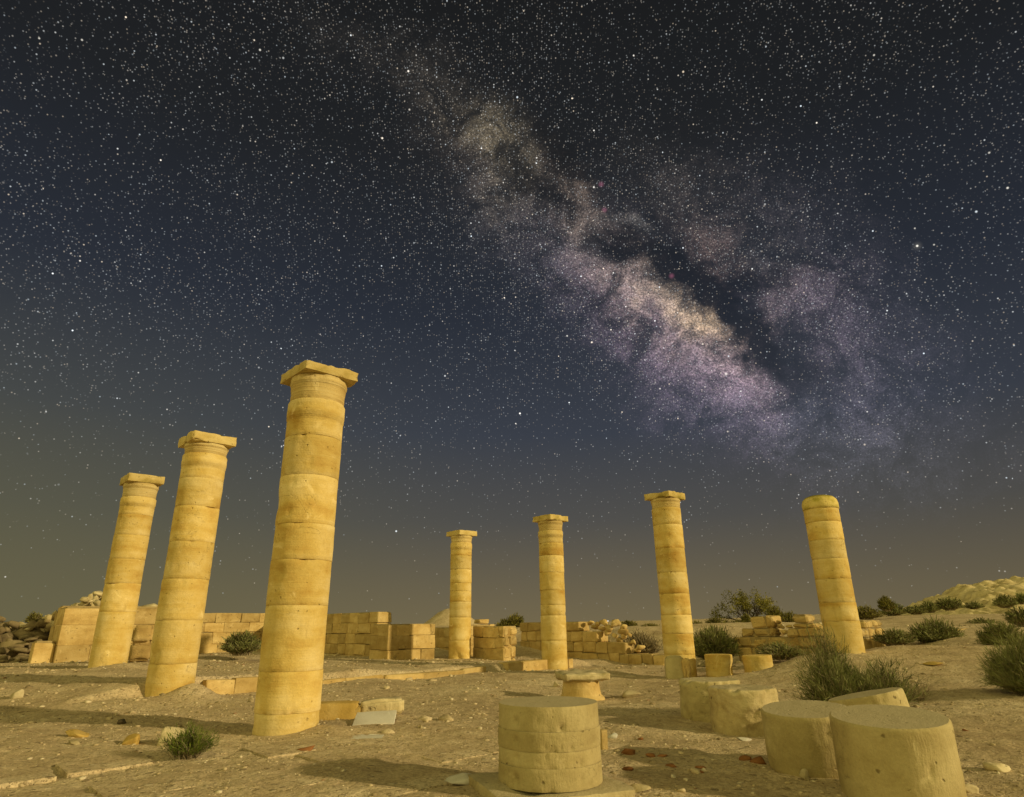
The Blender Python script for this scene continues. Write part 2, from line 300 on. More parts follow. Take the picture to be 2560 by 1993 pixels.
def ground_mat():
    m, N = new_mat('stony desert ground'); tc = N.n('ShaderNodeTexCoord').outputs['Object']
    big = N.noise(tc, .55, 5, .6); mid = N.noise(tc, 3.5, 6, .65); fine = N.noise(tc, 28, 5, .75)
    c = N.ramp(N.m('ADD', N.m('MULTIPLY', big, .55), N.m('MULTIPLY', mid, .45)), [(.36, (.36, .275, .175)), (.5, (.51, .405, .265)), (.62, (.64, .53, .37))])
    c = N.mix(1, c, N.ramp(fine, [(.28, .62), (.5, 1.0), (.72, 1.3)]), 'MULTIPLY')
    # pebbles
    def peb(scale, th, seed):
        q = N.v('ADD', tc, (seed, seed*2, 0)); q = N.v('ADD', q, N.v('SCALE', N.noise(q, scale*.7, 2, color=True), .5/scale))
        vo = N.n('ShaderNodeTexVoronoi', feature='F1'); vo.inputs['Scale'].default_value = scale; N.link(q, vo.inputs['Vector'])
        s = N.n('ShaderNodeSeparateColor'); N.link(vo.outputs['Color'], s.inputs[0])
        on = N.m('LESS_THAN', s.outputs[0], N.m('MULTIPLY', N.mr(big, .35, .65, .3, 1.), th))
        return N.m('MULTIPLY', N.mr(vo.outputs['Distance'], .42, .28), on), s.outputs[1]
    h = N.m('ADD', N.m('MULTIPLY', mid, 1.5), N.m('MULTIPLY', fine, .8))
    for sc_, th, sd, hh in ((12, .28, 3, 1.4), (30, .4, 5, .8), (64, .5, 8, .45)):
        p, r = peb(sc_, th, sd); c = N.mix(N.m('MULTIPLY', p, .8), c, N.ramp(r, [(0, (.20, .15, .09)), (.5, (.46, .37, .24)), (.85, (.64, .55, .40)), (1, (.30, .2, .1))])); h = N.m('ADD', h, N.m('MULTIPLY', p, hh))
    g = N.n('ShaderNodeNewGeometry')
    finish(N, c, h, .75, .02, .97, .05); return m
GROUND = ground_mat()
def pebble_mat():
    m, N = new_mat('gravel'); at_ = N.n('ShaderNodeAttribute', attribute_name='tint'); tc = N.n('ShaderNodeTexCoord').outputs['Object']
    c = N.ramp(at_.outputs['Fac'], [(0, (.22, .17, .10)), (.35, (.42, .335, .21)), (.75, (.55, .45, .30)), (.97, (.64, .57, .44)), (.985, (.5, .42, .3)), (1, (.24, .11, .05))])
    c = N.mix(1, c, N.ramp(N.noise(tc, 70, 3, .7), [(.3, .75), (.7, 1.2)]), 'MULTIPLY'); finish(N, c, N.noise(tc, 90, 3), .4, .004); return m
PEB = pebble_mat()
def leaf_mat(name, cs, scale=3.):
    m, N = new_mat(name); tc = N.n('ShaderNodeTexCoord').outputs['Object']; at_ = N.n('ShaderNodeAttribute', attribute_name='tint')
    f = N.m('ADD', N.m('MULTIPLY', N.noise(tc, scale, 3), .5), N.m('MULTIPLY', at_.outputs['Fac'], .5))
    c = N.ramp(f, [(.25, cs[0]), (.5, cs[1]), (.78, cs[2])]); finish(N, c, rough=.8, spec=.2); return m
GREEN = leaf_mat('broom green', ((.08, .09, .03), (.18, .195, .065), (.32, .33, .15)))
GREEN2 = leaf_mat('fresh green', ((.04, .07, .008), (.10, .145, .015), (.18, .22, .035)))
OLIVE = leaf_mat('olive foliage', ((.08, .075, .014), (.16, .15, .03), (.28, .25, .06)), .8)
DRY = leaf_mat('dry twigs', ((.13, .105, .06), (.25, .20, .125), (.42, .35, .23)))
WOOD = leaf_mat('grey brown wood', ((.06, .045, .03), (.11, .085, .055), (.18, .14, .09)))
# ------------------------------------------------------------------ ground sheet
def build_ground():
    th = np.concatenate([np.linspace(-math.pi, -.80, 60, endpoint=False), np.linspace(-.80, .80, 620, endpoint=False), np.linspace(.80, math.pi, 60, endpoint=False)])
    r = np.concatenate([np.linspace(.0, 3.4, 8, endpoint=False)+.05, np.geomspace(3.4, 40, 520, endpoint=False), np.geomspace(40, 1800, 90)])
    T, Rr = np.meshgrid(th, r); X = (Rr*np.sin(T)).ravel(); Y = (Rr*np.cos(T)).ravel()
    Z = ground_z(X, Y); nt, nr = len(th), len(r)
    i = np.arange(nr-1)[:, None]*nt; j = np.arange(nt)[None, :]; j2 = (j+1) % nt
    F = np.stack([i+j, i+nt+j, i+nt+j2, i+j2], -1).reshape(-1, 4)[:, ::-1]
    V = np.stack([X, Y, Z], 1); V = np.vstack([V, [[0, 0, gz(0, 0)]]])
    me = mesh_data('ground', V, F.copy(), GROUND, True)
    o = link('ground', me, kind='structure')
    o['label'] = 'stony desert ground of sand and gravel'
build_ground()
def build_hill():
    xs = np.linspace(30, 90, 330); ys = np.linspace(46, 84, 220); X, Y = np.meshgrid(xs, ys); P = np.stack([X.ravel(), Y.ravel(), X.ravel()*0], 1)
    x, y = P[:, 0], P[:, 1]
    q = x/y   # ridge descends to the left
    rid = 3.1*np.exp(-((x-56.5-(y-64)*.35)/10.5)**2)+1.6*np.exp(-((x-76)/14)**2)+1.5*np.exp(-((x-44.0-(y-60)*.3)/5.8)**2)
    z = rid*np.exp(-((y-66)/8.5)**2)*(1+.10*fbm(P, .35, 4, 2)) + ((.55*np.abs(fbm(P, .5, 4, 4))) - .35*np.abs(fbm(P*np.array([1.6, .35, 1]), .55, 4, 14)) + .16*np.clip(fbm(P, 1.1, 4, 24)*2, 0, 1))*np.minimum(rid, 1.4)+.13*fbm(P, 2.4, 3, 8)*np.minimum(rid, 1)
    z = z + ground_z(x, y, False) - .35
    ny, nx = X.shape; i = np.arange(ny-1)[:, None]*nx+np.arange(nx-1)[None, :]
    F = np.stack([i, i+1, i+nx+1, i+nx], -1).reshape(-1, 4)
    link('hill', mesh_data('hill', np.stack([x, y, z], 1), F, HILLM, False), kind='structure')['label'] = 'pale rocky hill on the right horizon'
build_hill()
def build_far_mound():
    c = at(1128, 1560, 120); n = 48; V = [(0, 0, 3.3)]; F = []
    for k, (rr, h) in enumerate(((1.2, 3.1), (2.4, 2.5), (3.9, 1.4), (5.5, .3), (7, -.6))):
        for a in range(n): V.append((rr*math.cos(a*math.tau/n), rr*math.sin(a*math.tau/n), h+random.uniform(-.06, .06)))
    for a in range(n): F.append((0, 1+a, 1+(a+1) % n))
    for k in range(4):
        for a in range(n):
            b = (a+1) % n; F.append((1+k*n+a, 1+(k+1)*n+a, 1+(k+1)*n+b, 1+k*n+b))
    link('sand_mound', mesh_data('sand_mound', np.array(V), F, GROUND, True), loc=(c[0], c[1], .6), kind='structure')
build_far_mound()
# ------------------------------------------------------------------ round stone (lathe)
def lathe(prof, nseg=60, dz=.05, seed=0, amp=.006, chip=.03, gouges=(), top=True, bottom=False, tilt=None, squash=0):
    pr = [prof[0]]
    for (r0, z0), (r1, z1) in zip(prof[:-1], prof[1:]):
        k = max(1, int(math.hypot(r1-r0, z1-z0)/dz+.5))
        for q in range(1, k+1): pr.append((r0+(r1-r0)*q/k, z0+(z1-z0)*q/k))
    pr = np.array(pr); n = len(pr); a = np.arange(nseg)*math.tau/nseg
    R_ = np.repeat(pr[:, 0], nseg); Z_ = np.repeat(pr[:, 1], nseg); T_ = np.tile(a, n)
    zl, zh = pr[:, 1].min(), pr[:, 1].max()
    def disp(R_, Z_, T_):
        P = np.stack([R_*np.cos(T_), R_*np.sin(T_), Z_], 1)
        k = amp*fbm(P, 3.2, 5, seed) + amp*.7*fbm(P, 14, 2, seed+40)
        e = np.minimum(Z_-zl, zh-Z_); ed = np.clip(1-e/.06, 0, 1)**1.5
        ed2 = np.clip(1-e/.028, 0, 1)**1.5
        k = k - chip*ed*np.clip(fbm(P, 6.5, 3, seed+9)*3-1.0, 0, 1) - chip*.06*ed2*np.clip(.5+fbm(P, 9, 2, seed+19), 0, 1)
        for (g, gzv, gr, gd) in gouges:
            dd = ((np.angle(np.exp(1j*(T_-g)))*R_)**2+(Z_-gzv)**2)/gr**2; k = k-gd*np.exp(-dd)*(1+.6*fbm(P, 12, 3, seed+77))
        return k
    k = disp(R_, Z_, T_); R2 = R_+k
    V = np.stack([R2*np.cos(T_)*(1+squash), R2*np.sin(T_)*(1-squash), Z_], 1)
    i = np.arange(n-1)[:, None]*nseg; j = np.arange(nseg)[None, :]; j2 = (j+1) % nseg
    F = [np.stack([i+j, i+j2, i+nseg+j2, i+nseg+j], -1).reshape(-1, 4)]; Vs = [V]; m = len(V)
    for on, ring, s in ((top, n-1, 1), (bottom, 0, -1)):
        if not on: continue
        rim = V[ring*nseg:(ring+1)*nseg]; c = np.array([rim[:, 0].mean(), rim[:, 1].mean()]); fr = (1, .8, .55, .28, .02); C = []
        for f in fr:
            q = rim.copy(); q[:, :2] = c+(rim[:, :2]-c)*f
            if f < 1: q[:, 2] += amp*1.2*fbm(q, 6, 3, seed+5)
            C.append(q)
        Vs.append(np.vstack(C)); i = np.arange(len(fr)-1)[:, None]*nseg+m
        Q = np.stack([i+j, i+j2, i+nseg+j2, i+nseg+j], -1).reshape(-1, 4); F.append(Q if s > 0 else Q[:, ::-1]); m += len(fr)*nseg
    V = np.vstack(Vs)
    if tilt is not None: V = V @ np.array(tilt.to_3x3()).T
    return V, np.vstack(F)
def rough_box(hx, hy, hz, sub=(8, 8, 3), seed=0, amp=.02, rnd=.12, freq=3.):
    P, F, n = [], [], 0
    for ax in range(3):
        o = [k for k in range(3) if k != ax]; na, nb = sub[o[0]], sub[o[1]]
        for s in (-1, 1):
            a, b = np.meshgrid(np.linspace(-1, 1, na+1), np.linspace(-1, 1, nb+1), indexing='ij'); q = np.zeros((a.size, 3)); q[:, ax] = s; q[:, o[0]] = a.ravel(); q[:, o[1]] = b.ravel()
            i = np.arange(na)[:, None]*(nb+1)+np.arange(nb)[None, :]; f = np.stack([i, i+nb+1, i+nb+2, i+1], -1).reshape(-1, 4)
            if (s > 0) == (ax == 1): f = f[:, ::-1]
            P.append(q); F.append(f+n); n += len(q)
    q = np.vstack(P); h = np.array([hx, hy, hz]); m = np.sort(np.abs(q), 1)[:, 1]; e = np.clip((m-.8)/.2, 0, 1)**2
    V = q*h; d = q/np.linalg.norm(q, axis=1)[:, None]
    V = V - d*(rnd*min(h)*e)[:, None] + d*(amp*fbm(V, freq, 4, seed) - amp*1.6*e*np.clip(fbm(V, freq*1.6, 3, seed+3)*2-.2, 0, 1))[:, None]
    return V, np.vstack(F)
# ------------------------------------------------------------------ columns
def zpix(xy, py):
    # height on the vertical through xy that is seen at image row py of the photograph
    lo, hi = -3., 12.
    for _ in range(50):
        z = (lo+hi)/2; v = np.array([xy[0], xy[1], z-EYE]); yy = 996.5-FOC*(v@VU)/(v@VF)
        if yy > py: lo = z
        else: hi = z
    return z
def column(label, xy, joints, base_py, r=.35, cap=True, ab=.375, seed=0, ns=64, drums_gouge={}, ring=True, ab_h=.11, rot=AXIS, chipk=1., abk=1.):
    zb = zpix(xy, base_py); root = link('stone_column', None, loc=(xy[0], xy[1], zb)); tag(root, label, 'column', 'standing columns of the ruined church')
    zs = [zpix(xy, p)-zb for p in joints]      # from the top joint down: [capital top, neck bottom, ring bottom...]
    rs = random.Random(seed)
    lv = zs + [-.35]
    k0 = 0
    if cap:
        h = zs[0]-zs[1]; rn = r*.965; rt = r*1.02
        prof = [(rn-.01, 0), (rn, .012), (rn*1.0, h*.35), (rn*1.02, h*.5), (rn*1.02, h*.505), (rt*.985, h*.70), (rt*.985+.008, h*.72), (rt*.99+.008, h*.80), (rt, h*.84), (rt, h-.004)]
        V, F = lathe(prof, ns, .045, seed+1, .006, .018*chipk)
        link('capital', mesh_data('capital', V, F, GOLD_CAP, True), root, (0, 0, zs[1]))
        V, F = rough_box(ab, ab, ab_h/2, (20, 20, 5), seed+2, .016*abk, .10, 5.)
        link('abacus', mesh_data('abacus', V, F, ABA, True), root, (0, 0, zs[0]+ab_h/2-.004), rot)
        k0 = 1
    for k in range(k0, len(zs)):
        z1, z0 = lv[k], lv[k+1]; h = z1-z0-.0015; rr = r*(1+rs.uniform(-.008, .009)); first = (k == k0 and cap)
        b = .003
        if first and ring:
            prof = [(rr-b, 0), (rr, b), (rr, h*.50), (rr+.007, h*.51), (rr+.007, h*.60), (rr+.011, h*.61), (rr+.012, h*.76), (rr+.010, h*.77), (rr+.010, h*.95), (rr, h)]
        elif k == 0 and not cap:
            prof = [(rr-b, 0), (rr+.012, b), (rr+.012, h*.40), (rr-.01, h*.68), (rr-.07, h*.90), (rr-.15, h)]
        else:
            prof = [(rr-b, 0), (rr, b), (rr, h-b), (rr-b, h)]
        gs = [(rs.uniform(-math.pi, 0), rs.uniform(0, h), rs.uniform(.02, .06), rs.uniform(.006, .022)) for _ in range(rs.randint(2, 5))]
        gs += drums_gouge.get(k, [])
        V, F = lathe(prof, ns, .05, seed*13+k, .0045, .04*chipk, gs, bottom=(k < len(zs)-1))
        link('drum', mesh_data('drum', V, F, MOSS if (k == 0 and not cap) else GOLD, True), root, (rs.uniform(-.004, .004), rs.uniform(-.004, .004), z0+.001), 0)
    return root
CX = {3: (-2.56, 7.84), 2: (-5.46, 10.91), 1: (-8.59, 14.41), 4: (-1.76, 21.64), 5: (1.07, 18.58), 6: (3.8, 15.76), 7: (6.71, 13.84)}
column('nearest and tallest column with chipped square top slab, standing in the sand', CX[3], [957, 1016, 1104, 1200, 1317, 1404, 1515, 1675, 1777], 1836, seed=3, ns=110, chipk=1.1, ab_h=.13, abk=1.9,
       drums_gouge={2: [(-2.5, .02, .05, .04)], 5: [(-2.0, .36, .05, .03), (-1.9, .38, .03, .03)], 3: [(-2.7, .25, .09, .03)]})
column('tall column with lichened broken square top, second from the camera in the left row', CX[2], [1118, 1143, 1203, 1272, 1358, 1450, 1551, 1658], 1712, seed=5, ns=84, ab_h=.17, abk=2.4, chipk=1.3, drums_gouge={6: [(-2.2, .06, .12, .05)]})
column('leftmost column, standing in front of the smooth pier and the rubble heap', CX[1], [1213, 1247, 1291, 1341, 1400, 1460, 1530], 1668, seed=8, ns=72, ab_h=.19, drums_gouge={6: [(-1.3, .2, .15, .02)]})
column('smallest looking column, farthest away, between the big block pier and the low wall', CX[4], [1341, 1359, 1391, 1425, 1459, 1479, 1505, 1544, 1601], 1650, seed=11, ns=56, ab_h=.16, drums_gouge={8: [(-1.75, .45, .14, .07), (-1.4, .4, .1, .05)]})
column('column standing at the end of the pale stone step, with a split base', CX[5], [1305, 1329, 1360, 1391, 1433, 1477, 1513, 1539, 1601], 1655, seed=14, ns=56, ab_h=.16, drums_gouge={8: [(-2.3, .5, .05, .06), (-2.3, .6, .05, .06), (-2.3, .7, .05, .06)]})
column('column with cocked chipped top slab and a broken half stone leaning on its foot', CX[6], [1250, 1273, 1315, 1373, 1433, 1485, 1538, 1584, 1636], 1703, seed=17, ns=64, chipk=1.6, ab=.36, ab_h=.15, abk=2.6, drums_gouge={0: [], 2: [(-1.4, .02, .12, .04)], 5: [(-1.4, .05, .1, .04)]}, ring=False)
column('rightmost column, without a top slab, its rounded head covered in yellow lichen', CX[7], [1241, 1275, 1308, 1353, 1399, 1449, 1507, 1553], 1640, seed=20, ns=68, cap=False)
# ------------------------------------------------------------------ block walls
def chamfer_block(hx, hy, hz, b, rs, jit=.012):
    V = []; idx = {}
    for sx in (-1, 1):
        for sy in (-1, 1):
            for sz in (-1, 1):
                j = np.array([rs.uniform(-jit, jit)*.9 for _ in range(3)]); j[1] *= .6
                bb = b*rs.uniform(.6, 1.8) if rs.random() > .12 else b*rs.uniform(2.5, 4)
                bb = min(bb, hx*.6, hz*.6, hy*.6)
                for ax in range(3):
                    p = np.array([sx*(hx-(0 if ax == 0 else bb)), sy*(hy-(0 if ax == 1 else bb)), sz*(hz-(0 if ax == 2 else bb))])+j
                    idx[(sx, sy, sz, ax)] = len(V); V.append(p)
    F = []
    for s in (-1, 1):
        a = [idx[(s, y, z, 0)] for y, z in ((-1, -1), (1, -1), (1, 1), (-1, 1))]; F.append(a if s > 0 else a[::-1])
        a = [idx[(x, s, z, 1)] for x, z in ((-1, -1), (-1, 1), (1, 1), (1, -1))]; F.append(a if s > 0 else a[::-1])
        a = [idx[(x, y, s, 2)] for x, y in ((-1, -1), (1, -1), (1, 1), (-1, 1))]; F.append(a if s > 0 else a[::-1])
    for s in (-1, 1):
        for t in (-1, 1):
            F.append([idx[(s, t, -1, 0)], idx[(s, t, -1, 1)], idx[(s, t, 1, 1)], idx[(s, t, 1, 0)]][::(1 if s*t > 0 else -1)])
            F.append([idx[(s, -1, t, 0)], idx[(s, 1, t, 0)], idx[(s, 1, t, 2)], idx[(s, -1, t, 2)]][::(1 if s*t > 0 else -1)])
            F.append([idx[(-1, s, t, 1)], idx[(-1, s, t, 2)], idx[(1, s, t, 2)], idx[(1, s, t, 1)]][::(1 if s*t > 0 else -1)])
    for sx in (-1, 1):
        for sy in (-1, 1):
            for sz in (-1, 1): F.append([idx[(sx, sy, sz, 0)], idx[(sx, sy, sz, 1)], idx[(sx, sy, sz, 2)]][::(1 if sx*sy*sz > 0 else -1)])
    return np.array(V), F
def wall(label, P0, P1, courses, thick=.5, bw=(.4, .75), seed=0, mat=None, cat='wall', name='stone_wall', gap=.008, rough=.016, bev=.011, core=True, group=None, jit=.018, ends=None):
    """courses: list of (z0, z1, s0, s1) along P0->P1; the seen face is on the near side of the line P0-P1"""
    P0 = np.array(P0, float); P1 = np.array(P1, float); L = np.linalg.norm(P1-P0); d = (P1-P0)/L; ang = math.atan2(d[1], d[0])
    rs = random.Random(seed); zr = min(c[0] for c in courses)
    root = link(name, None, loc=(P0[0], P0[1], zr), rz=ang); tag(root, label, cat, group)
    cv, cf, cn = [], [], 0
    for ci, (z0, z1, s0, s1) in enumerate(courses):
        s = s0; hgt = z1-z0
        if core and s1-s0 > .25 and hgt > .08:
            V, F = chamfer_block((s1-s0)/2-.05, thick/2-.05, hgt/2-.005, .005, rs, .001); V = V+np.array([(s0+s1)/2, thick/2, (z0+z1)/2-zr]); cv.append(V); cf += [[q+cn for q in f] for f in F]; cn += len(V)
        while s < s1-.02:
            w = rs.uniform(*bw)
            if s == s0: w *= rs.uniform(.5, 1)
            if s+w > s1-.18: w = s1-s
            g = gap*rs.uniform(.3, 1.4); pr = rs.uniform(-rough, rough)
            top_ = ci == len(courses)-1 or z1 >= max(c[1] for c in courses)-.01; hz = hgt/2-g/2-(rs.uniform(0, .035) if top_ else 0); V, F = chamfer_block(w/2-g/2, thick/2, hz, bev, rs, jit)
            link('stone', mesh_data('stone', V, F, mat or WALL), root, (s+w/2, thick/2+pr, z0-zr+g/2+hz))
            s += w
    if cv: link('core', mesh_data('core', np.vstack(cv), cf, COREM), root)
    return root
def even(z0, z1, n, s0, s1, rs=None):
    h = (z1-z0)/n; return [(z0+h*i, z0+h*(i+1), s0, s1) for i in range(n)]
qc = np.array([-4.5, 21.9])
# long back wall behind the left columns (its face looks at the sun)
bk0 = np.array([-10.18, 27.27]); bkL = bk0 - B2*7.05
wall('long sunlit block wall behind the two left columns, running towards the dark bush', bkL, bk0+B2*.6, [(-.4, .1, 0, 7.6), (.1, .42, 0, 7.6), (.42, .84, 0, 7.6), (.84, 1.20, 0, 7.6), (1.20, 1.55, 0, 7.6), (1.55, 1.78, 0, 3.2)], seed=31, bw=(.55, 1.0), thick=.6)
# the plastered pier left of the leftmost column
pq = at(138, 1640, 17.6)[:2]
wall('tall smooth pier of large blocks left of the leftmost column', pq, pq+B2*3.4, [(-.5, .62, 0, 3.4), (.62, 1.12, .0, 3.4), (1.12, 1.58, .0, 3.4)], seed=33, bw=(.9, 1.5), thick=1.0, gap=.003, bev=.006, rough=.006, jit=.006)
pq = at(60, 1660, 17.3)[:2]
wall('low stepped ochre stub wall beside the tall smooth pier', pq, pq+B2*.6, [(-.6, .0, 0, .6), (.0, .74, .12, .6)], seed=34, bw=(1.3, 1.4), thick=.5, gap=.006)
pq = at(112, 1650, 19.4)[:2]
wall('narrow shaded wall end between the ochre stub and the smooth pier', pq, pq+B2*.75, [(-.6, .3, 0, .75), (.3, 1.1, 0.05, .75), (1.1, 1.5, .1, .75)], seed=35, bw=(.9, 1.), thick=.6, gap=.006, mat=WALL)
# two boulders between columns 1 and 2
# side wall right of the big column, its face in shade, with a lit end
e = shade0 = qc+A2*7.6
wall('shaded coursed wall with yellow top blocks, right behind the tallest column', e, qc, [(-.3, .1, 0, 7.6), (.1, .43, 0, 7.6), (.43, .76, 0, 7.6), (.76, 1.10, 0, 7.6), (1.10, 1.45, 0, 7.6)], seed=37, bw=(.5, .85), thick=.55)
# block pier to the right of it
p = pier = np.array([-3.75, 19.95])
wall('big sunlit square pier of smooth blocks between the shaded wall and the smallest column', p, p+B2*1.72, [(-.3, .33, 0, 1.72), (.33, .72, 0, 1.72), (.72, 1.06, 0, 1.72)], seed=39, bw=(.45, .75), thick=1.0, gap=.005, rough=.004, bev=.006)
# wall behind column 4
w0 = np.array([-3.9, 26.0]); 
wall('low coursed wall seen on both sides of the smallest column', w0, w0-A2*3.3, [(-.4, -.02, 0, 3.3), (-.02, .24, 0, 3.3), (.24, .58, 0, 3.3), (.58, .93, 0, 3.3)], seed=41, bw=(.45, .8), thick=.5)
w1 = np.array([-1.55, 22.6]); 
wall('sunlit wall face right of the smallest column, crossed by a slanting shadow', w1, w1+B2*1.15, [(-.4, .05, 0, 1.15), (.05, .35, 0, 1.15), (.35, .67, 0, 1.15), (.67, 1.02, 0, 1.15)], seed=42, bw=(.45, .8), thick=.4, gap=.007)
wall('single ochre block standing on the wall right of the smallest column', w1+B2*.55+A2*.1, w1+B2*1.0+A2*.1, [(1.03, 1.22, 0, .45)], seed=43, bw=(.5, .6), thick=.3, cat='block', name='stone_block', core=False, bev=.03)
w2 = np.array([-.36, 21.07])
wall('shaded smooth wall running back from the rough pier near the smallest column', w2+A2*1.5, w2, [(-.35, .3, 0, 1.5), (.3, .62, 0, 1.5), (.62, .96, 0, 1.5)], seed=44, bw=(.5, .9), thick=.35, gap=.006)
wall('narrow rough pier of cracked stones left of the wall behind the split base column', w2+B2*.02-A2*.02, w2+B2*.62-A2*.02, [(-.4, .0, 0, .52), (.0, .36, 0, .5), (.36, .66, 0, .56), (.66, .96, .0, .6)], seed=45, bw=(.2, .34), thick=.42, bev=.035, rough=.03)
# wall line behind columns 5-7
LW = np.array([4.0, 21.3])
def lw(px):
    best = None
    for s in np.arange(-12, 12, .01):
        q = LW+A2*s; v = np.array([q[0], q[1], 0]); xx = 1280+FOC*(v@VR)/(v@VF)
        if best is None or abs(xx-px) < best[0]: best = (abs(xx-px), s)
    return best[1]
sA = lw(1300); PW = LW+A2*sA
def se(px): return sA-lw(px)
def zl(px, py): q = PW-A2*se(px); return zpix(q, py)
T = [1663, 1633, 1606, 1579, 1552]
cs = [(-.7, zl(1500, 1660), 0, se(1668)), (zl(1500, 1660), zl(1500, 1633), 0, se(1652)), (zl(1500, 1633), zl(1500, 1606), 0, se(1558)), (zl(1500, 1606), zl(1500, 1579), 0, se(1490)), (zl(1500, 1579), zl(1500, 1553), 0, se(1447))]
wall('ruined wall stepping down to the right behind the column with the split base', PW, PW-A2*(se(1668)), cs, seed=47, bw=(.35, .7), thick=.6, bev=.02, rough=.02)
def boulder(seed, lvl=2, flat=.6, cuts=14):
    bm = bmesh.new(); bmesh.ops.create_icosphere(bm, subdivisions=lvl, radius=1); bm.verts.ensure_lookup_table()
    V = np.array([v.co[:] for v in bm.verts]); F = np.array([[v.index for v in f.verts] for f in bm.faces]); bm.free()
    rg = np.random.default_rng(seed); V = V*(1+.12*fbm(V, 1.3, 3, seed))[:, None]
    for _ in range(cuts):
        n = rg.normal(size=3); n /= np.linalg.norm(n); d = rg.uniform(.42, .75); k = np.maximum(0, V@n-d); V = V-k[:, None]*n
    V = V*(1+.03*fbm(V, 5, 2, seed+5))[:, None]
    V = V/np.abs(V).max(0); V[:, 2] *= 1
    return V, F
def rubble(parent, spots, mat, seed=0, lvl=2, smooth=False):
    for k, (x, y, z, sx, sy, sz) in enumerate(spots):
        V, F = boulder(seed+k, lvl); V = V*np.array([sx, sy, sz]); o = link('stone', mesh_data('stone', V, F, mat, smooth), parent, (x, y, z), 0); o.rotation_euler = (random.uniform(-.25, .25), random.uniform(-.25, .25), random.uniform(0, 6))
# rubble fill on the stepped wall
root = link('rubble_fill', None, loc=(PW[0], PW[1], 0)); tag(root, 'loose rubble filling the broken steps of the ruined wall', 'rubble')
sp = []
for px, py, s in [(1460, 1556, 18), (1478, 1560, 16), (1495, 1557, 22), (1520, 1560, 24), (1543, 1566, 15), (1500, 1580, 20), (1520, 1590, 17), (1540, 1592, 16), (1556, 1588, 14), (1565, 1606, 17), (1580, 1618, 18), (1572, 1626, 14), (1505, 1572, 22), (1540, 1578, 26), (1487, 1570, 20), (1470, 1568, 15), (1530, 1600, 15), (1660, 1640, 10), (1662, 1652, 9)]:
    q = PW-A2*se(px)+B2*.35; z = zpix(q, py); k = s*np.linalg.norm(q)/FOC/1.9; sp.append((q[0]-PW[0], q[1]-PW[1], z, k*random.uniform(.9, 1.4), k, k*random.uniform(.6, .9)))
rubble(root, sp, WALL, 100)
# ruined wall right of column 6
s0 = se(1822); PR = PW-A2*s0; zz = lambda py, px=1930: zpix(PW-A2*se(px), py)
def sr(px): return se(px)-s0
wall('broken wall of irregular blocks between the column with the leaning stone and the rightmost column', PR, PR-A2*sr(2080),
     [(-.5, zz(1620), sr(1835), sr(2080)), (zz(1620), zz(1592), sr(1838), sr(2075)), (zz(1592), zz(1571), sr(1850), sr(1935)), (zz(1592), zz(1571), sr(1962), sr(2060)), (zz(1571), zz(1540), sr(1877), sr(1932)), (zz(1571), zz(1559), sr(1978), sr(2035)), (zz(1559), zz(1537), sr(1980), sr(2018))],
     seed=51, bw=(.3, .55), thick=.55, bev=.03, rough=.035, gap=.025, jit=.03)
root = link('rubble_fill', None, loc=(PR[0], PR[1], 0)); tag(root, 'small rubble lying in the gaps of the broken wall near the rightmost column', 'rubble')
sp = []
for px, py, s in [(1830, 1600, 20), (1842, 1612, 18), (1852, 1585, 18), (1866, 1578, 16), (1880, 1590, 14), (1945, 1566, 16), (1952, 1580, 17), (1940, 1556, 12), (1968, 1566, 14), (2030, 1565, 12), (2045, 1570, 16), (1860, 1604, 14), (1872, 1616, 18), (1828, 1618, 15), (2055, 1585, 16), (2068, 1596, 15)]:
    q = PW-A2*se(px)+B2*.12; z = zpix(q, py); k = s*np.linalg.norm(q)/FOC/1.9; sp.append((q[0]-PR[0], q[1]-PR[1], z, k*random.uniform(.9, 1.3), k, k*random.uniform(.6, .9)))
rubble(root, sp, WALL, 140)
q0 = at(2150, 1600, 17.5)[:2]; q1 = at(2252, 1600, 19.5)[:2]
zf = lambda py: zpix((q0+q1)/2, py)
wall('low wall of rounded blocks just right of the rightmost column', q0, q1, [(-.2, zf(1592), 0, 1.9), (zf(1592), zf(1570), 0, 1.9), (zf(1570), zf(1550), .55, 1.85)], seed=53, bw=(.25, .45), thick=.4, bev=.04, rough=.03, gap=.02, jit=.025)
q0 = at(2398, 1600, 20)[:2]; q1 = at(2475, 1598, 21.5)[:2]; zf = lambda py: zpix((q0+q1)/2, py)
wall('long low block lying among bushes on the right slope', q0, q1, [(zf(1612), zf(1566), 0, float(np.linalg.norm(q1-q0)))], seed=54, bw=(.9, 1.2), thick=.5, bev=.04, cat='block', name='stone_block', core=False)
# ------------------------------------------------------------------ step across the nave
def kerb(label, s_a, s_b, ztop, zbot, seed, bw, thick=.32):
    P0 = S0+SD*s_a-SN*.04; P1 = S0+SD*s_b-SN*.04
    return wall(label, P0, P1, [(zbot, ztop, 0, s_b-s_a)], seed=seed, bw=bw, thick=thick, cat='step', name='stone_step', core=False, gap=.008, mat=WALL)
kerb('pale two block step end between the second column and the tallest column', .57, 2.5, .215, -.25, 61, (.5, .75))
kerb('long thin stone step edge running across the sand behind the tallest column', 2.55, 7.3, .09, -.3, 62, (.8, 1.3))
kerb('pale stone step leading up to the column with the split base', 8.1, 10.9, .12, -.3, 63, (.7, 1.2))
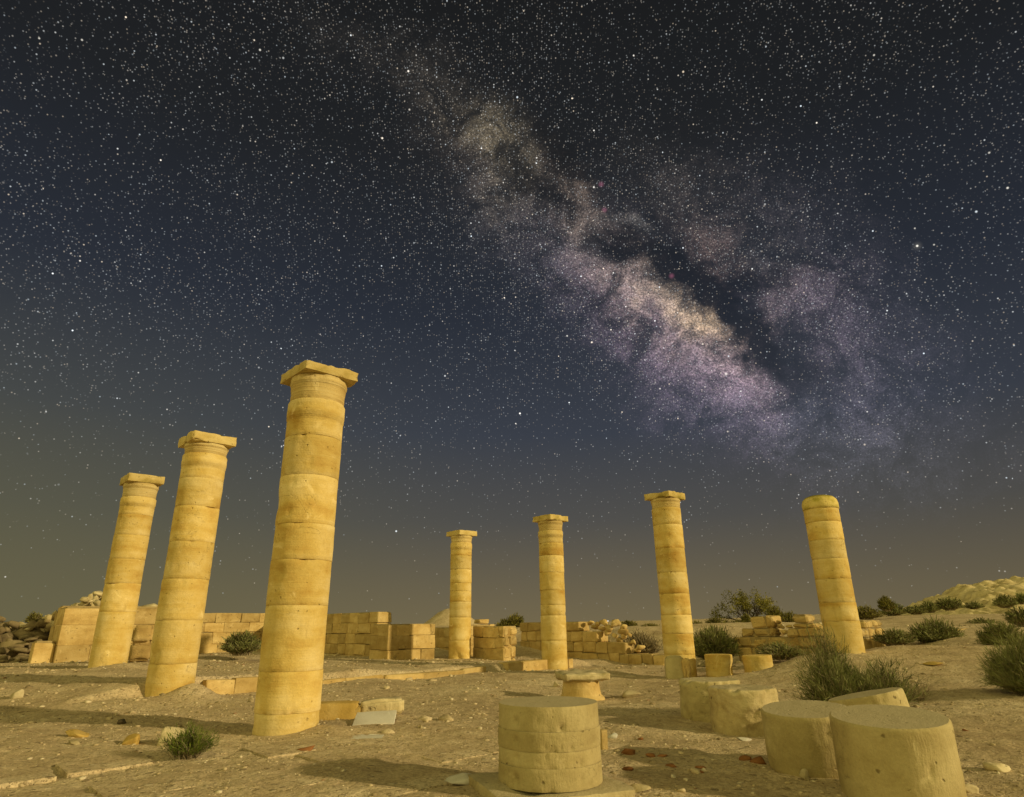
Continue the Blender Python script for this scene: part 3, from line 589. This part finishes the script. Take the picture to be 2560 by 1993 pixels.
# ------------------------------------------------------------------ left rubble
def heap(label, spots, mat, seed, cat='rubble', name='rubble_heap', lvl=2, split=False):
    root = link(name, None, loc=tuple(at(spots[0][0], spots[0][1], spots[0][2]))); tag(root, label, cat); b = np.array(root.location[:]); sp = []
    if split:
        rs = random.Random(seed); spots = [q for (px, py, Y, w, h) in spots for q in [(px, py+6, Y+.3, w, h)] + [(px+rs.uniform(-.5, .5)*w, py+rs.uniform(-.45, .35)*h, Y+rs.uniform(-.5, .3), w*rs.uniform(.25, .5), h*rs.uniform(.3, .55)) for _ in range(5)]]
    for px, py, Y, w, h in spots:
        P = at(px, py, Y); k = Y*.95/FOC; sp.append((*(P-b), w*k/2, w*k/2*.8, h*k/2))
    for k, (x, y, z, sx, sy, sz) in enumerate(sp):
        V, F = boulder(seed+k, lvl); o = link('stone', mesh_data('stone', V*np.array([sx, sy, sz]), F, mat, False), root, (x, y, z)); o.rotation_euler = (random.uniform(-.2, .2), random.uniform(-.15, .15), random.uniform(-.5, .5))
heap('collapsed wall of big brown boulders, painted dark for shade, at the left edge', [(20, 1570, 23.6, 80, 50), (70, 1580, 23.1, 95, 56), (5, 1600, 22.6, 70, 50), (110, 1590, 23.6, 50, 45), (45, 1615, 22.2, 90, 40), (90, 1612, 22.4, 60, 40), (15, 1635, 21.8, 70, 40), (60, 1642, 21.4, 75, 36), (-30, 1600, 22.6, 70, 80), (35, 1655, 21.0, 50, 26), (5, 1662, 20.8, 50, 24), (85, 1590, 23.8, 60, 60), (40, 1590, 23.9, 70, 60), (-20, 1650, 21.1, 60, 40), (112, 1625, 22.5, 40, 50), (100, 1645, 21.8, 30, 30)], WALLD, 200, split=True)
heap('yellow rubble heap rising behind the smooth pier and the leftmost column', [(130, 1550, 23, 55, 50), (150, 1562, 22.5, 60, 60), (112, 1558, 23.5, 40, 40), (92, 1568, 23.5, 50, 30), (175, 1545, 26, 70, 60), (200, 1518, 27, 60, 40), (225, 1512, 27, 50, 45), (245, 1504, 28, 60, 50), (270, 1500, 28, 60, 50), (215, 1530, 27, 90, 50), (260, 1530, 28, 110, 60), (300, 1515, 29, 80, 50), (235, 1499, 28.5, 40, 26), (188, 1522, 27, 36, 30), (50, 1568, 24, 90, 30), (0, 1566, 25, 90, 36), (143, 1538, 23.2, 46, 30), (330, 1530, 30, 90, 50)], ROUGH, 230, split=True)
# two stacked boulders between columns 1 and 2
for k, (px, py, w, h, lb) in enumerate([(358, 1586, 50, 42, 'upper of two squat lit boulders stacked between the two leftmost columns'), (352, 1630, 54, 46, 'lower of two squat lit boulders stacked between the two leftmost columns')]):
    P = at(px, py, 16.2); sc_ = 16.2*.95/FOC; V, F = rough_box(w*sc_/2, .25, h*sc_/2, (6, 5, 6), 300+k, .07, .45, 2.2)
    tag(link('boulder', mesh_data('boulder', V, F, WALL, True), loc=P, rz=AXIS*.6), lb, 'boulder')
# ------------------------------------------------------------------ fallen drums
def drum(label, name, xyz, r, h, mat=DRUM, seed=0, tilt=(0, 0), prof=None, gouges=(), ns=96, chip=.05, amp=.008, squash=0., cat='column drum', sink=.06):
    rs_ = random.Random(seed); gouges = list(gouges)+[(rs_.uniform(-3.1, 0), rs_.uniform(.02, h), rs_.uniform(.010, .022), rs_.uniform(.006, .016)) for _ in range(14)]
    p = prof or [(r-.03, -sink), (r-.004, -sink+.05), (r, h*.3), (r, h-.022), (r-.004, h-.008), (r-.013, h)]
    V, F = lathe(p, int(ns*1.4), .022, seed, amp, chip, gouges, squash=squash)
    o = link(name, mesh_data(name, V, F, mat, True), loc=xyz); o.rotation_euler = (tilt[0], tilt[1], 0)
    return tag(o, label, cat)
drum('large smooth pale column drum in the right foreground, nearest of all', 'column_drum', (2.62, 4.97, -.13), .375, .50, seed=401, tilt=(.085, -.035), gouges=[(-.55, .30, .018, .012), (-.5, .22, .015, .012), (-.62, .35, .012, .01)], ns=128, chip=.012, amp=.004)
drum('short fallen drum just left of the nearest large drum, half hidden by it', 'column_drum', (2.42, 5.82, -.09), .36, .41, seed=402, tilt=(.07, -.05), gouges=[(-2.0, .15, .06, .008)], ns=110, chip=.03, mat=DRUM)
drum('tilted buried drum lying between the big bush and the nearest drum', 'column_drum', (3.74, 7.35, -.02), .37, .29, seed=403, tilt=(-.10, -.17), chip=.03)
drum('gnarled broken drum with eroded flank, left of the short drum', 'column_drum', (2.6, 8.0, -.17), .37, .46, mat=ROUGH, seed=404, gouges=[(-2.4, .2, .16, .05), (-1.6, .08, .14, .06), (-.9, .35, .1, .03), (-2.9, .35, .12, .04)], chip=.10, amp=.03)
drum('low worn drum tucked behind the gnarled broken drum', 'column_drum', (2.48, 8.85, -.15), .38, .46, mat=DRUM, seed=405, gouges=[(-1.2, .45, .2, .06), (-2.2, .1, .1, .03)], chip=.12, amp=.02)
P = at(1899, 1683, 15.2); zt = zpix(P[:2], 1638); drum('small fallen drum, right one of the distant pair beyond the green bush', 'column_drum', (P[0], P[1], P[2]), .31, zt-P[2], mat=GOLD, seed=406, tilt=(0, -.03), ns=60, chip=.03)
P = at(1801, 1688, 15.2); zt = zpix(P[:2], 1636); drum('small fallen drum, left one of the distant pair, with a broken side', 'column_drum', (P[0], P[1], P[2]), .30, zt-P[2], mat=GOLD, seed=407, gouges=[(-.5, .1, .12, .10)], ns=60, chip=.04)
# short column stump of banded stone with base slab (front centre)
hx, hy = .24, 5.17
root = link('column_stump', None, loc=(hx, hy, -.05)); tag(root, 'banded column stump of four thin drums in the front centre', 'column stump')
r0 = .365; zc = [0, .135, .235, .355, .51]
rg_ = random.Random(77)
for k in range(4):
    h = zc[k+1]-zc[k]-.0005; rr = r0+(.006, .001, .007, -.001)[k]
    V, F = lathe([(rr-.001, 0), (rr, .002), (rr, h-.003), (rr-.002, h)], 176, .02, 420+k, .004, .012, [(rg_.uniform(-3, 0), rg_.uniform(0, h), rg_.uniform(.009, .016), rg_.uniform(.006, .016)) for _ in range(6)]+[(-2.3, .06, .02, .035), (-1.0+k*.3, .07, .012, .022), (-2.4+k*.35, .03, .012, .02), (-.8-k*.2, .02, .015, .02), (-1.6, .0, .03, .012), (-.5, .09, .01, .02)])
    link('drum', mesh_data('drum', V, F, DRUM, True), root, (0, 0, zc[k]+.001))
V, F = rough_box(.47, .44, .05, (22, 20, 4), 430, .06, .3, 3.)
tag(link('base_slab', mesh_data('base_slab', V, F, ROUGH, True), loc=(hx-.02, hy+.0, -.105), rz=.35), 'broken thin slab half buried under the banded column stump', 'stone slab')
V, F = rough_box(.035, .05, .15, (4, 4, 8), 431, .012, .15, 5.); P = at(1507, 1868, 6.6)
tag(link('stone_post', mesh_data('stone_post', V, F, WALL, True), loc=(P[0], P[1], P[2]), rz=.4), 'small upright ochre stone just behind the banded column stump', 'stone')
# pedestal with rough slab
P = at(1454, 1748, 11.6); zt = zpix(P[:2], 1699); drum('flared squat pedestal stone carrying a rough slab', 'pedestal_stone', (P[0], P[1], P[2]), .3, 1, prof=[(.40, -.1), (.38, .03), (.33, .07), (.29, zt-P[2])], seed=440, mat=WALL, ns=60, chip=.03, cat='pedestal')
V, F = rough_box(.37, .33, .055, (22, 18, 5), 441, .085, .5, 4.)
tag(link('rough_slab', mesh_data('rough_slab', V, F, ROUGH, True), loc=(P[0]+.03, P[1], zt+.055), rz=.2), 'ragged crusty slab lying on the flared pedestal stone', 'stone slab')
# stones leaning on column 6
P = at(1690, 1700, 15.1); V, F = rough_box(.21, .10, .29, (6, 4, 8), 450, .03, .5, 4.)
o = tag(link('leaning_stone', mesh_data('leaning_stone', V, F, DRUM, True), loc=(P[0], P[1], P[2]+.2), rz=.1), 'round topped greenish stone leaning on the foot of the column', 'stone'); o.rotation_euler[0] = -.12
P = at(1718, 1700, 15.05); V, F = rough_box(.09, .09, .25, (4, 4, 8), 451, .07, .4, 6.)
tag(link('stone_splinter', mesh_data('stone_splinter', V, F, WALL, True), loc=(P[0], P[1], P[2]+.18), rz=.5), 'tall jagged ochre splinter beside the round topped leaning stone', 'stone')
# blocks right of column 3
def slab_px(label, name, px, py, Y, w, h, dep, mat, rz, seed, tilt=(0, 0), amp=.02, rnd=.15, sub=(14, 8, 6), cat='stone block'):
    P = at(px, py, Y); k = Y*.98/FOC; V, F = rough_box(w*k/2, dep/2, h*k/2, sub, seed, amp, rnd, 3.)
    o = link(name, mesh_data(name, V, F, mat, True), loc=P); o.rotation_euler = (tilt[0], tilt[1], rz); return tag(o, label, cat)
slab_px('long ochre block in shade touching the foot of the tallest column', 'stone_block', 838, 1780, 9.0, 104, 42, .3, YROCK, .12, 460, amp=.012)
slab_px('pale broken block with rounded end right of the ochre block', 'stone_block', 953, 1768, 9.2, 106, 34, .3, ROUGH, .18, 461, tilt=(0, -.06), amp=.04, rnd=.5)
slab_px('smooth whitish marble slab leaning low in front of the pale broken block', 'marble_slab', 938, 1797, 8.55, 92, 7, .42, MARBLE, .1, 462, tilt=(.22, -.03), amp=.006, cat='marble slab')
slab_px('small ochre chip wedged between the two blocks by the tallest column', 'stone_chip', 892, 1776, 8.95, 14, 13, .1, YROCK, .3, 463, amp=.02, sub=(4, 4, 4), cat='stone')
slab_px('flat grey flagstone flush with the sand right of the tallest column', 'flagstone', 885, 1846, 7.35, 130, 5, .34, MARBLE, .12, 464, amp=.02, cat='flagstone')
# ------------------------------------------------------------------ loose stones
def loose(label, name, px, py, w, h, mat, seed, cat='stone', lift=.35, lvl=3, group=None):
    P = hit(px, py); k = np.linalg.norm(P-np.array([0, 0, EYE]))/FOC; V, F = boulder(seed, lvl, cuts=9); V = V*np.array([w*k/2, w*k/2*.75, h*k/2])
    o = link(name, mesh_data(name, V, F, mat, False), loc=(P[0], P[1], P[2]+h*k/2*lift), rz=0); o.rotation_euler = (0, random.uniform(-.15, .15), random.uniform(-.4, .4)); return tag(o, label, cat, group)
LS = [('angular ochre rock on the sand left of the small plant', 'rock', 332, 1858, 46, 26, YROCK), ('broad pale block right behind the small green plant', 'rock', 436, 1858, 84, 56, ROCK),
      ('flat ochre stone on the far left sand', 'rock', 190, 1838, 50, 12, YROCK), ('small pale wedge stone left of the ochre rock', 'rock', 182, 1859, 32, 14, ROCK), ('dark round stone at the edge of the long shadow', 'rock', 303, 1808, 17, 13, DARKROCK),
      ('rounded pale stone upright in the sand at the far left', 'rock', 42, 1742, 22, 26, ROCK), ('oval white stone on the shadowed ground right of the banded stump', 'rock', 1534, 1842, 28, 14, MARBLE), ('pale stone lying before the broken thin slab', 'rock', 1595, 1975, 56, 18, ROCK),
      ('flat oval stone at the right edge', 'rock', 2500, 1924, 50, 18, ROCK), ('squat stone on sand left of the pedestal', 'rock', 1392, 1716, 24, 17, ROCK), ('rounded stone on sand right of the pedestal', 'rock', 1578, 1740, 46, 20, ROCK),
      ('grey pointed flake at the left corner of the broken thin slab', 'rock', 1150, 1958, 70, 26, MARBLE), ('pale stone at the foot of the nearest large drum', 'rock', 2420, 1980, 36, 20, ROCK), ('white chip under the gnarled broken drum', 'rock', 1860, 1850, 34, 10, MARBLE),
      ('small upright shard before the short drum', 'rock', 2014, 1950, 20, 30, ROCK), ('round pale stone between column foot and the distant drums', 'rock', 1752, 1666, 22, 14, ROCK), ('stone slab fragment on the slope right of the big bush', 'rock', 2340, 1660, 44, 8, YROCK),
      ('mid sized stone by the low step behind the tallest column', 'rock', 823, 1637, 26, 9, ROCK), ('stone lump on sand beyond the flat grey flagstone', 'rock', 966, 1720, 14, 11, ROCK), ('pale stone between the marble slab and the stump', 'rock', 1050, 1818, 16, 9, ROCK)]
for k, (lb, nm, px, py, w, h, mt) in enumerate(LS): loose(lb, nm, px, py+2, w, h, mt, 500+k)
TS = [(765, 1874, 46, 14, 'broad terracotta shard below the tallest column'), (1572, 1882, 36, 18, 'angular terracotta fragment standing out right of the banded stump'), (1630, 1890, 28, 10, 'flat terracotta flake, nearer of two right of the angular fragment'), (1656, 1890, 26, 8, 'thin terracotta flake at the end of the row of shards'),
      (1600, 1848, 16, 8, 'small terracotta chip beyond the angular fragment'), (1570, 1922, 26, 10, 'terracotta sliver by the pale chips near the broken slab'), (1675, 1915, 30, 9, 'terracotta flake on the shadow edge'), (1750, 1920, 24, 8, 'terracotta flake halfway to the short drum'),
      (1865, 1898, 28, 16, 'small terracotta lump left of the pair by the short drum'), (1893, 1905, 36, 22, 'largest terracotta lump beside the short drum'), (1750, 1930, 18, 8, 'tiny terracotta chip below the halfway flake'), (1540, 1972, 50, 12, 'long terracotta piece at the foot of the broken slab'),
      (1795, 1735, 14, 6, 'reddish chip on the plain before the distant drums'), (2415, 1826, 12, 6, 'reddish chip right of the nearest large drum'), (2000, 1985, 0, 0, '')]
for k, (px, py, w, h, lb) in enumerate(TS):
    if w: loose(lb, 'terracotta_shard', px, py+2, w, h, TERRA, 560+k, 'shard', .2, 2)
# ------------------------------------------------------------------ paving
root = link('pavement', None, kind='structure'); root['label'] = 'worn paving of large flagstones under drifting sand'
rs = random.Random(4); o0 = np.array([-1.55, 4.75])
for i in range(-4, 6):
    t = 0.
    off = rs.uniform(-.3, .1)
    for j in range(-3, 5):
        w, l = rs.uniform(.55, .9), .62
        c = o0+A2*(i*.62)+B2*(off+t-1.7); t += w
        if rs.random() < .30 or c[1] < 3.8 or c[0] > .9 or c[1] > 7.2 or np.linalg.norm(c-np.array([hx, hy])) < .75: continue
        a = np.array([w/2-.012, l/2-.012]); cs_ = [(sx*a[0], sy*a[1]) for sx in (-1, 1) for sy in (-1, 1)]
        zc_ = ground_z(c[0], c[1], False)[0]+.018+rs.uniform(-.008, .006)
        V, F = rough_box(a[0], a[1], .03, (10, 10, 2), 700+i*9+j, .012, .12, 2.5)
        q = link('paving_stone', mesh_data('paving_stone', V, F, ROCK if rs.random() < .0 else DUSTY if 'DUSTY' in globals() else GROUND, True), root, (c[0], c[1], zc_-.03), AXIS); q.rotation_euler[0] = rs.uniform(-.012, .012)
# ------------------------------------------------------------------ gravel
def tinted(name, V, F, mat, tint, smooth=False):
    me = mesh_data(name, V, F, mat, smooth); a = me.attributes.new('tint', 'FLOAT', 'FACE'); a.data.foreach_set('value', np.asarray(tint, np.float32)); return me
def build_gravel():
    bm = bmesh.new(); bmesh.ops.create_icosphere(bm, subdivisions=1, radius=1)
    TV = np.array([v.co[:] for v in bm.verts]); TF = np.array([[v.index for v in f.verts] for f in bm.faces]); bm.free()
    rg = np.random.default_rng(11)
    n = 62000; th = rg.uniform(-.80, .80, n); r = 3.8*np.exp(rg.uniform(0, 1, n)**1.15*math.log(30/3.8)); x = r*np.sin(th); y = r*np.cos(th)
    dn = fbm(np.stack([x, y, x*0], 1), .8, 3, 31); s_ = (x-S0[0])*SD[0]+(y-S0[1])*SD[1]; t_ = (x-S0[0])*SN[0]+(y-S0[1])*SN[1]
    boost = np.exp(-((x+4)/2.8)**2-((y-9.2)/1.5)**2)*.7 + sst(0, .5, t_)*.35 - sst(7.0, 5.5, y)*.25*(x < 0)
    keep = rg.uniform(-1, 1, n) < dn*1.3+boost-.05; x, y, r = x[keep], y[keep], r[keep]; n = len(x)
    z = ground_z(x, y); s = rg.pareto(2.6, n)*.0065+.0045; s = np.minimum(s, .032)*np.clip(r/9, .75, 2.2)
    S = np.stack([s*rg.uniform(.8, 1.5, n), s*rg.uniform(.6, 1.1, n), s*rg.uniform(.3, .65, n)], 1); a = rg.uniform(0, 6.28, n); ca, sa = np.cos(a), np.sin(a)
    J = 1+rg.uniform(-.28, .22, (n, 12, 1)); P = TV[None]*J*S[:, None, :]
    X = P[..., 0]*ca[:, None]-P[..., 1]*sa[:, None]+x[:, None]; Y = P[..., 0]*sa[:, None]+P[..., 1]*ca[:, None]+y[:, None]; Z = P[..., 2]+z[:, None]+S[:, 2:3]*.25
    V = np.stack([X, Y, Z], -1).reshape(-1, 3); F = (TF[None]+np.arange(n)[:, None, None]*12).reshape(-1, 3)
    o = link('gravel', tinted('gravel', V, F, PEB, np.repeat(rg.uniform(0, 1, n), 20)), kind='stuff'); o['label'] = 'gravel and stone chips strewn over the sand'; o['category'] = 'gravel'
build_gravel()
def build_debris():
    rg = np.random.default_rng(23); Vs, Fs, T_, n = [], [], [], 0; Tm = [boulder(950+k, 2, cuts=10) for k in range(8)]
    lines = [(bkL-B2*1-A2*-.2, bk0+B2*.6, .4), (shade0, qc, .35), (pier, pier+B2*1.7, .3), (PW, PW-A2*9, .6), (S0+SD*2.2-SN*.3, S0+SD*11-SN*.3, .35), (np.array([-4.2, 9.6]), np.array([-7.5, 11.5]), .9), (np.array([-1.6, 8.6]), np.array([.2, 10.2]), .8), (np.array([.9, 5.6]), np.array([2.2, 6.4]), .4), (w0, w0-A2*3.3, .4)]
    for (a, b, spd) in lines:
        L = np.linalg.norm(np.array(b)-np.array(a)); nrm = np.array([0., -1.])
        for _ in range(int(L*5)+5):
            q = np.array(a)+(np.array(b)-np.array(a))*rg.uniform()+nrm*abs(rg.normal(0, spd))+rg.normal(0, .1, 2); s_ = min(.11, .02+rg.pareto(2.5)*.022)
            V, F = Tm[rg.integers(8)]; th = rg.uniform(0, 6.28); Rm = np.array([[math.cos(th), -math.sin(th), 0], [math.sin(th), math.cos(th), 0], [0, 0, 1]])
            Vs.append((V*s_*np.array([1, .75, .5]))@Rm.T+np.array([q[0], q[1], gz(*q)+s_*.12])); Fs.append(F+n); T_ += [rg.uniform(.35, .96)]*len(F); n += len(V)
    o = link('stone_debris', tinted('stone_debris', np.vstack(Vs), np.vstack(Fs), PEB, T_), kind='stuff'); o['label'] = 'broken stone debris strewn along the wall feet and steps'; o['category'] = 'debris'
build_debris()
# ------------------------------------------------------------------ plants
def ribbons(P, Wd, rg):
    """P: n x k x 3 polylines, Wd: n x k widths -> flat thin crossed strips"""
    n, k, _ = P.shape; d = P[:, -1]-P[:, 0]; side = np.cross(d, rg.normal(size=(n, 3))); side /= np.linalg.norm(side, axis=1)[:, None]+1e-9
    L = P-side[:, None]*Wd[..., None]/2; R_ = P+side[:, None]*Wd[..., None]/2; V = np.stack([L, R_], 2).reshape(-1, 3)
    b = (np.arange(n)[:, None]*k+np.arange(k-1)[None])*2; F = np.stack([b, b+1, b+3, b+2], -1).reshape(-1, 4); return V, F
def broom(label, pos, rx, ry, h, n, seed, leafmat=GREEN, woodmat=DRY, upright=.6, w=.006, dry=.3, cat='bush', name='bush', twigs=3, group=None, lobes=None):
    rg = np.random.default_rng(seed); root = link(name, None, loc=pos); tag(root, label, cat, group)
    lob = np.array(lobes if lobes is not None else [(0, 0, 1., 1., 1.)])   # dx, dy, size, height, weight
    li = rg.choice(len(lob), n, p=lob[:, 4]/lob[:, 4].sum()); L = lob[li]
    a = rg.uniform(0, math.tau, n); q = rg.uniform(0, 1, n)**.6; el = (1-q)*math.pi/2*.95+.10
    tip = np.stack([np.cos(a)*np.cos(el)*rx*L[:, 2]+L[:, 0], np.sin(a)*np.cos(el)*ry*L[:, 2]+L[:, 1], (np.sin(el)*(1-upright*.35)+upright*.35)*h*L[:, 3]], 1)*rg.uniform(.62, 1.05, n)[:, None]
    base = np.stack([rg.normal(0, .13, n)*rx+L[:, 0]*.75, rg.normal(0, .13, n)*ry+L[:, 1]*.75, np.full(n, -.03)], 1)
    t = np.linspace(0, 1, 5)[None, :, None]
    mid = base+(tip-base)*np.array([.45, .45, .62]); P = (1-t)**2*base[:, None]+2*t*(1-t)*mid[:, None]+t*t*tip[:, None]
    P = P+rg.normal(0, .03*h, P.shape)*t
    wd = np.linspace(1, .3, 5)[None]*w*1.1*rg.uniform(.6, 1.3, (n, 1)); V, F = ribbons(P, wd, rg)
    link('branches', tinted('branches', V, F, woodmat, np.repeat(rg.uniform(0, 1, n), 4)), root)
    # green twigs along the outer half
    twigs = int(twigs*2.4); m = n*twigs; s = np.repeat(np.arange(n), twigs); keep = rg.uniform(size=m) > dry*(.5+1.2*(fbm(np.stack([tip[s, 0], tip[s, 1], tip[s, 2]], 1), 2.2/max(rx, .2), 2, seed) > .12)); s = s[keep]; m = len(s)
    tt = rg.uniform(.35, 1, m); k0 = np.minimum((tt*4).astype(int), 3); fr = tt*4-k0; p0 = P[s, k0]*(1-fr)[:, None]+P[s, k0+1]*fr[:, None]
    d0 = P[s, 4]-P[s, 2]; d0 /= np.linalg.norm(d0, axis=1)[:, None]+1e-9; d = d0+rg.normal(0, .62, (m, 3))+np.array([0, 0, .25]); d /= np.linalg.norm(d, axis=1)[:, None]
    ln = h*rg.uniform(.06, .19, m); p1 = p0+d*ln[:, None]*.5; p2 = p0+d*ln[:, None]+np.array([0, 0, .02])*h
    V, F = ribbons(np.stack([p0, p1, p2], 1), np.array([.8, .8, .3])[None]*w*rg.uniform(.6, 1.3, (m, 1)), rg)
    clump = np.clip(.5+.9*fbm(np.stack([p0[:, 0], p0[:, 1], p0[:, 2]], 1), 3./max(rx, .2), 2, seed+3)+rg.uniform(-.2, .2, m), 0, 1)
    link('foliage', tinted('foliage', V, F, leafmat, np.repeat(clump, 2)), root)
    return root
def at_ground(px, py): return hit(px, py)
P = hit(468, 1897); broom('small bright green rush plant on the sand in the left foreground', P, .27, .2, .27, 480, 801, GREEN2, DRY, .9, .0050, .1, twigs=3, name='desert_plant', cat='plant')
P = at(2140, 1752, 8.6); P[2] = gz(P[0], P[1]); P2 = P
broom('big grey green bush in front of the rightmost column', P, .52, .42, .60, 3000, 802, GREEN, DRY, .4, .0065, .35, twigs=4, lobes=[(-.28, 0, .95, .95, 1), (.1, .1, .8, .85, .8), (.42, 0, .85, .98, 1), (-.20, .25, .72, 1.72, 1.0)])
P = hit(2300, 1752); broom('bare dry twig bush beside the tilted buried drum', P, .3, .22, .3, 150, 803, DRY, DRY, .6, .004, .8, twigs=2)
P = at(2585, 1742, 9.0); P[2] = gz(P[0], P[1]); broom('dark green bush cut off by the right edge of the view', P, .55, .5, .68, 1900, 804, GREEN, DRY, .3, .0075, .1, twigs=4)
def far_bush(label, px, py, Y, wpx, hpx, n, seed, leaf=GREEN, dry=.3, up=.5, wk=1.):
    P = at(px, py, Y); z = gz(P[0], P[1]); k = Y*.97/FOC; h = hpx*k; base = P[2]
    broom(label, (P[0], P[1], base-.05), wpx*k/2, wpx*k/2*.8, h, n, seed, leaf, DRY, up, .0011*Y*wk, dry, twigs=3)
far_bush('green broom bush in front of the long sunlit wall, left of the tallest column', 603, 1630, 17.2, 110, 50, 900, 810, GREEN, .1)
far_bush('grey dry bush behind the low end of the stepped ruined wall', 1604, 1640, 22.5, 100, 60, 900, 811, DRY, .5)
far_bush('full green bush between the column with the leaning stone and the distant drums', 1790, 1650, 19, 130, 76, 1600, 812, GREEN, .1)
far_bush('low grey green bush at the foot of the broken wall', 1950, 1640, 16.2, 130, 36, 900, 813, GREEN, .4)
far_bush('dark low bush right of the rightmost column foot', 2240, 1607, 17.5, 110, 36, 800, 814, GREEN, .3)
far_bush('wide green bush on the right slope beside the low bush', 2345, 1606, 17.8, 130, 56, 1200, 815, GREEN, .2)
far_bush('green bush near the right edge on the slope', 2512, 1618, 15, 120, 62, 1000, 816, GREEN, .1)
far_bush('grey flat bush up the right slope', 2458, 1570, 26, 90, 26, 600, 817, GREEN, .3)
far_bush('small bush high on the slope at the right edge', 2560, 1560, 24, 90, 44, 500, 818, GREEN, .3)
for k, (px, py, w, h) in enumerate([(2235, 1537, 70, 30), (2290, 1533, 60, 20), (2325, 1529, 50, 26), (2375, 1523, 70, 30), (2435, 1520, 50, 16), (2515, 1517, 60, 30), (2555, 1508, 30, 24), (2165, 1545, 90, 30), (2218, 1525, 42, 34)]):
    far_bush(['round bush at the left end of the bush row under the hill', 'second bush from the left in the row under the hill', 'third bush under the hill, darker than its neighbours', 'widest bush at the foot of the pale hill', 'low flat bush below the pale hill crest', 'bush under the steep part of the pale hill', 'small bush at the right edge against the hill', 'broad olive bush right behind the rightmost column', 'tall round bush on the skyline left of the hill'][k], px, py, 48 if k < 7 else 40, w, h, 420, 830+k, GREEN if k < 7 else OLIVE, .1, .3)
for k, (px, py, w, h, lb) in enumerate([(1572, 1570, 50, 20, 'low skyline bush left of the column with the leaning stone'), (1625, 1571, 56, 14, 'flat skyline bush just left of the column with the leaning stone'), (1742, 1570, 40, 18, 'small skyline bush just right of the column with the leaning stone'), (1790, 1569, 60, 26, 'rounded skyline bush left of the tree'), (1848, 1569, 70, 20, 'long low bush under the tree'), (1975, 1560, 60, 30, 'olive bush behind the highest block of the broken wall'), (1940, 1556, 50, 40, 'bright yellow green bush right against the tree'), (1868, 1562, 30, 28, 'small bright bush at the left foot of the tree'),
                                        (1262, 1570, 50, 24, 'left part of the green shrub behind the rough pier'), (1290, 1568, 48, 34, 'taller right shrub behind the rough pier'), (84, 1556, 44, 26, 'grey green shrub on the rubble at the far left'), (1410, 1564, 40, 12, 'low scrub beyond the wall behind the split base column')]):
    far_bush(lb, px, py, 34 if k < 8 else (30 if k < 10 else (24 if k == 10 else 30)), w, h, 380, 850+k, OLIVE, .05, .35)
def tree(label, px, py, Y, wpx, hpx, seed):
    rg = np.random.default_rng(seed); P = at(px, py, Y); k = Y*.97/FOC; W, Hh = wpx*k/2, hpx*k; root = link('tree', None, loc=tuple(P)); tag(root, label, 'tree')
    tips = []; Vs, Fs, n = [], [], 0
    def tube(a, b, r0, r1):
        nonlocal n
        d = (b-a)/np.linalg.norm(b-a); s = np.cross(d, [.3, .9, .2]); s /= np.linalg.norm(s); t = np.cross(d, s); q = []
        for p, r in ((a, r0), (b, r1)):
            for i in range(6): q.append(p+r*(math.cos(i*math.tau/6)*s+math.sin(i*math.tau/6)*t))
        Vs.append(np.array(q)); Fs.append(np.array([[n+i, n+(i+1) % 6, n+6+(i+1) % 6, n+6+i] for i in range(6)])); n += 12
    def grow(p, d, l, r, dep):
        b = p+d*l; tube(p, b, r, r*.65)
        if dep == 0: tips.append(b); return
        if dep < 3: tips.append(b)
        for _ in range(rg.integers(2, 5)):
            nd = d+rg.normal(0, .5, 3)+np.array([0, 0, .12]); nd /= np.linalg.norm(nd); grow(b, nd, l*rg.uniform(.6, .85), r*.6, dep-1)
    for a in np.linspace(0, math.tau, 6, endpoint=False):
        d = np.array([math.cos(a)*.85, math.sin(a)*.5, rg.uniform(.5, 1.1)]); d /= np.linalg.norm(d); grow(np.array([0, 0, -.1]), d, Hh*.28, .05, 4)
    link('trunk', mesh_data('trunk', np.vstack(Vs), np.vstack(Fs), WOOD, True), root)
    T_ = np.array(tips); T_ = T_/np.array([np.percentile(np.abs(T_[:, 0]), 97), np.percentile(np.abs(T_[:, 1]), 97), np.percentile(T_[:, 2], 99)])*np.array([W, W*.7, Hh])
    ok = (rg.uniform(size=len(T_)) > .25); T_ = T_[ok]; m = 9; C = np.repeat(T_, m, 0)+rg.normal(0, Hh*.045, (len(T_)*m, 3)); N_ = len(C); s = Hh*.026*rg.uniform(.6, 1.4, N_)
    a = rg.normal(size=(N_, 3)); a /= np.linalg.norm(a, axis=1)[:, None]; b = np.cross(a, rg.normal(size=(N_, 3))); b /= np.linalg.norm(b, axis=1)[:, None]
    V = np.stack([C-a*s[:, None], C-b*s[:, None]*.5, C+a*s[:, None], C+b*s[:, None]*.5], 1).reshape(-1, 3); F = np.arange(N_*4).reshape(-1, 4)
    link('crown', tinted('crown', V, F, OLIVE, np.clip(.5+.8*fbm(C, .9, 2, 5)+rg.uniform(-.25, .25, N_), 0, 1)), root)
tree('spreading olive green tree on the skyline behind the broken wall', 1875, 1566, 36, 150, 80, 901)
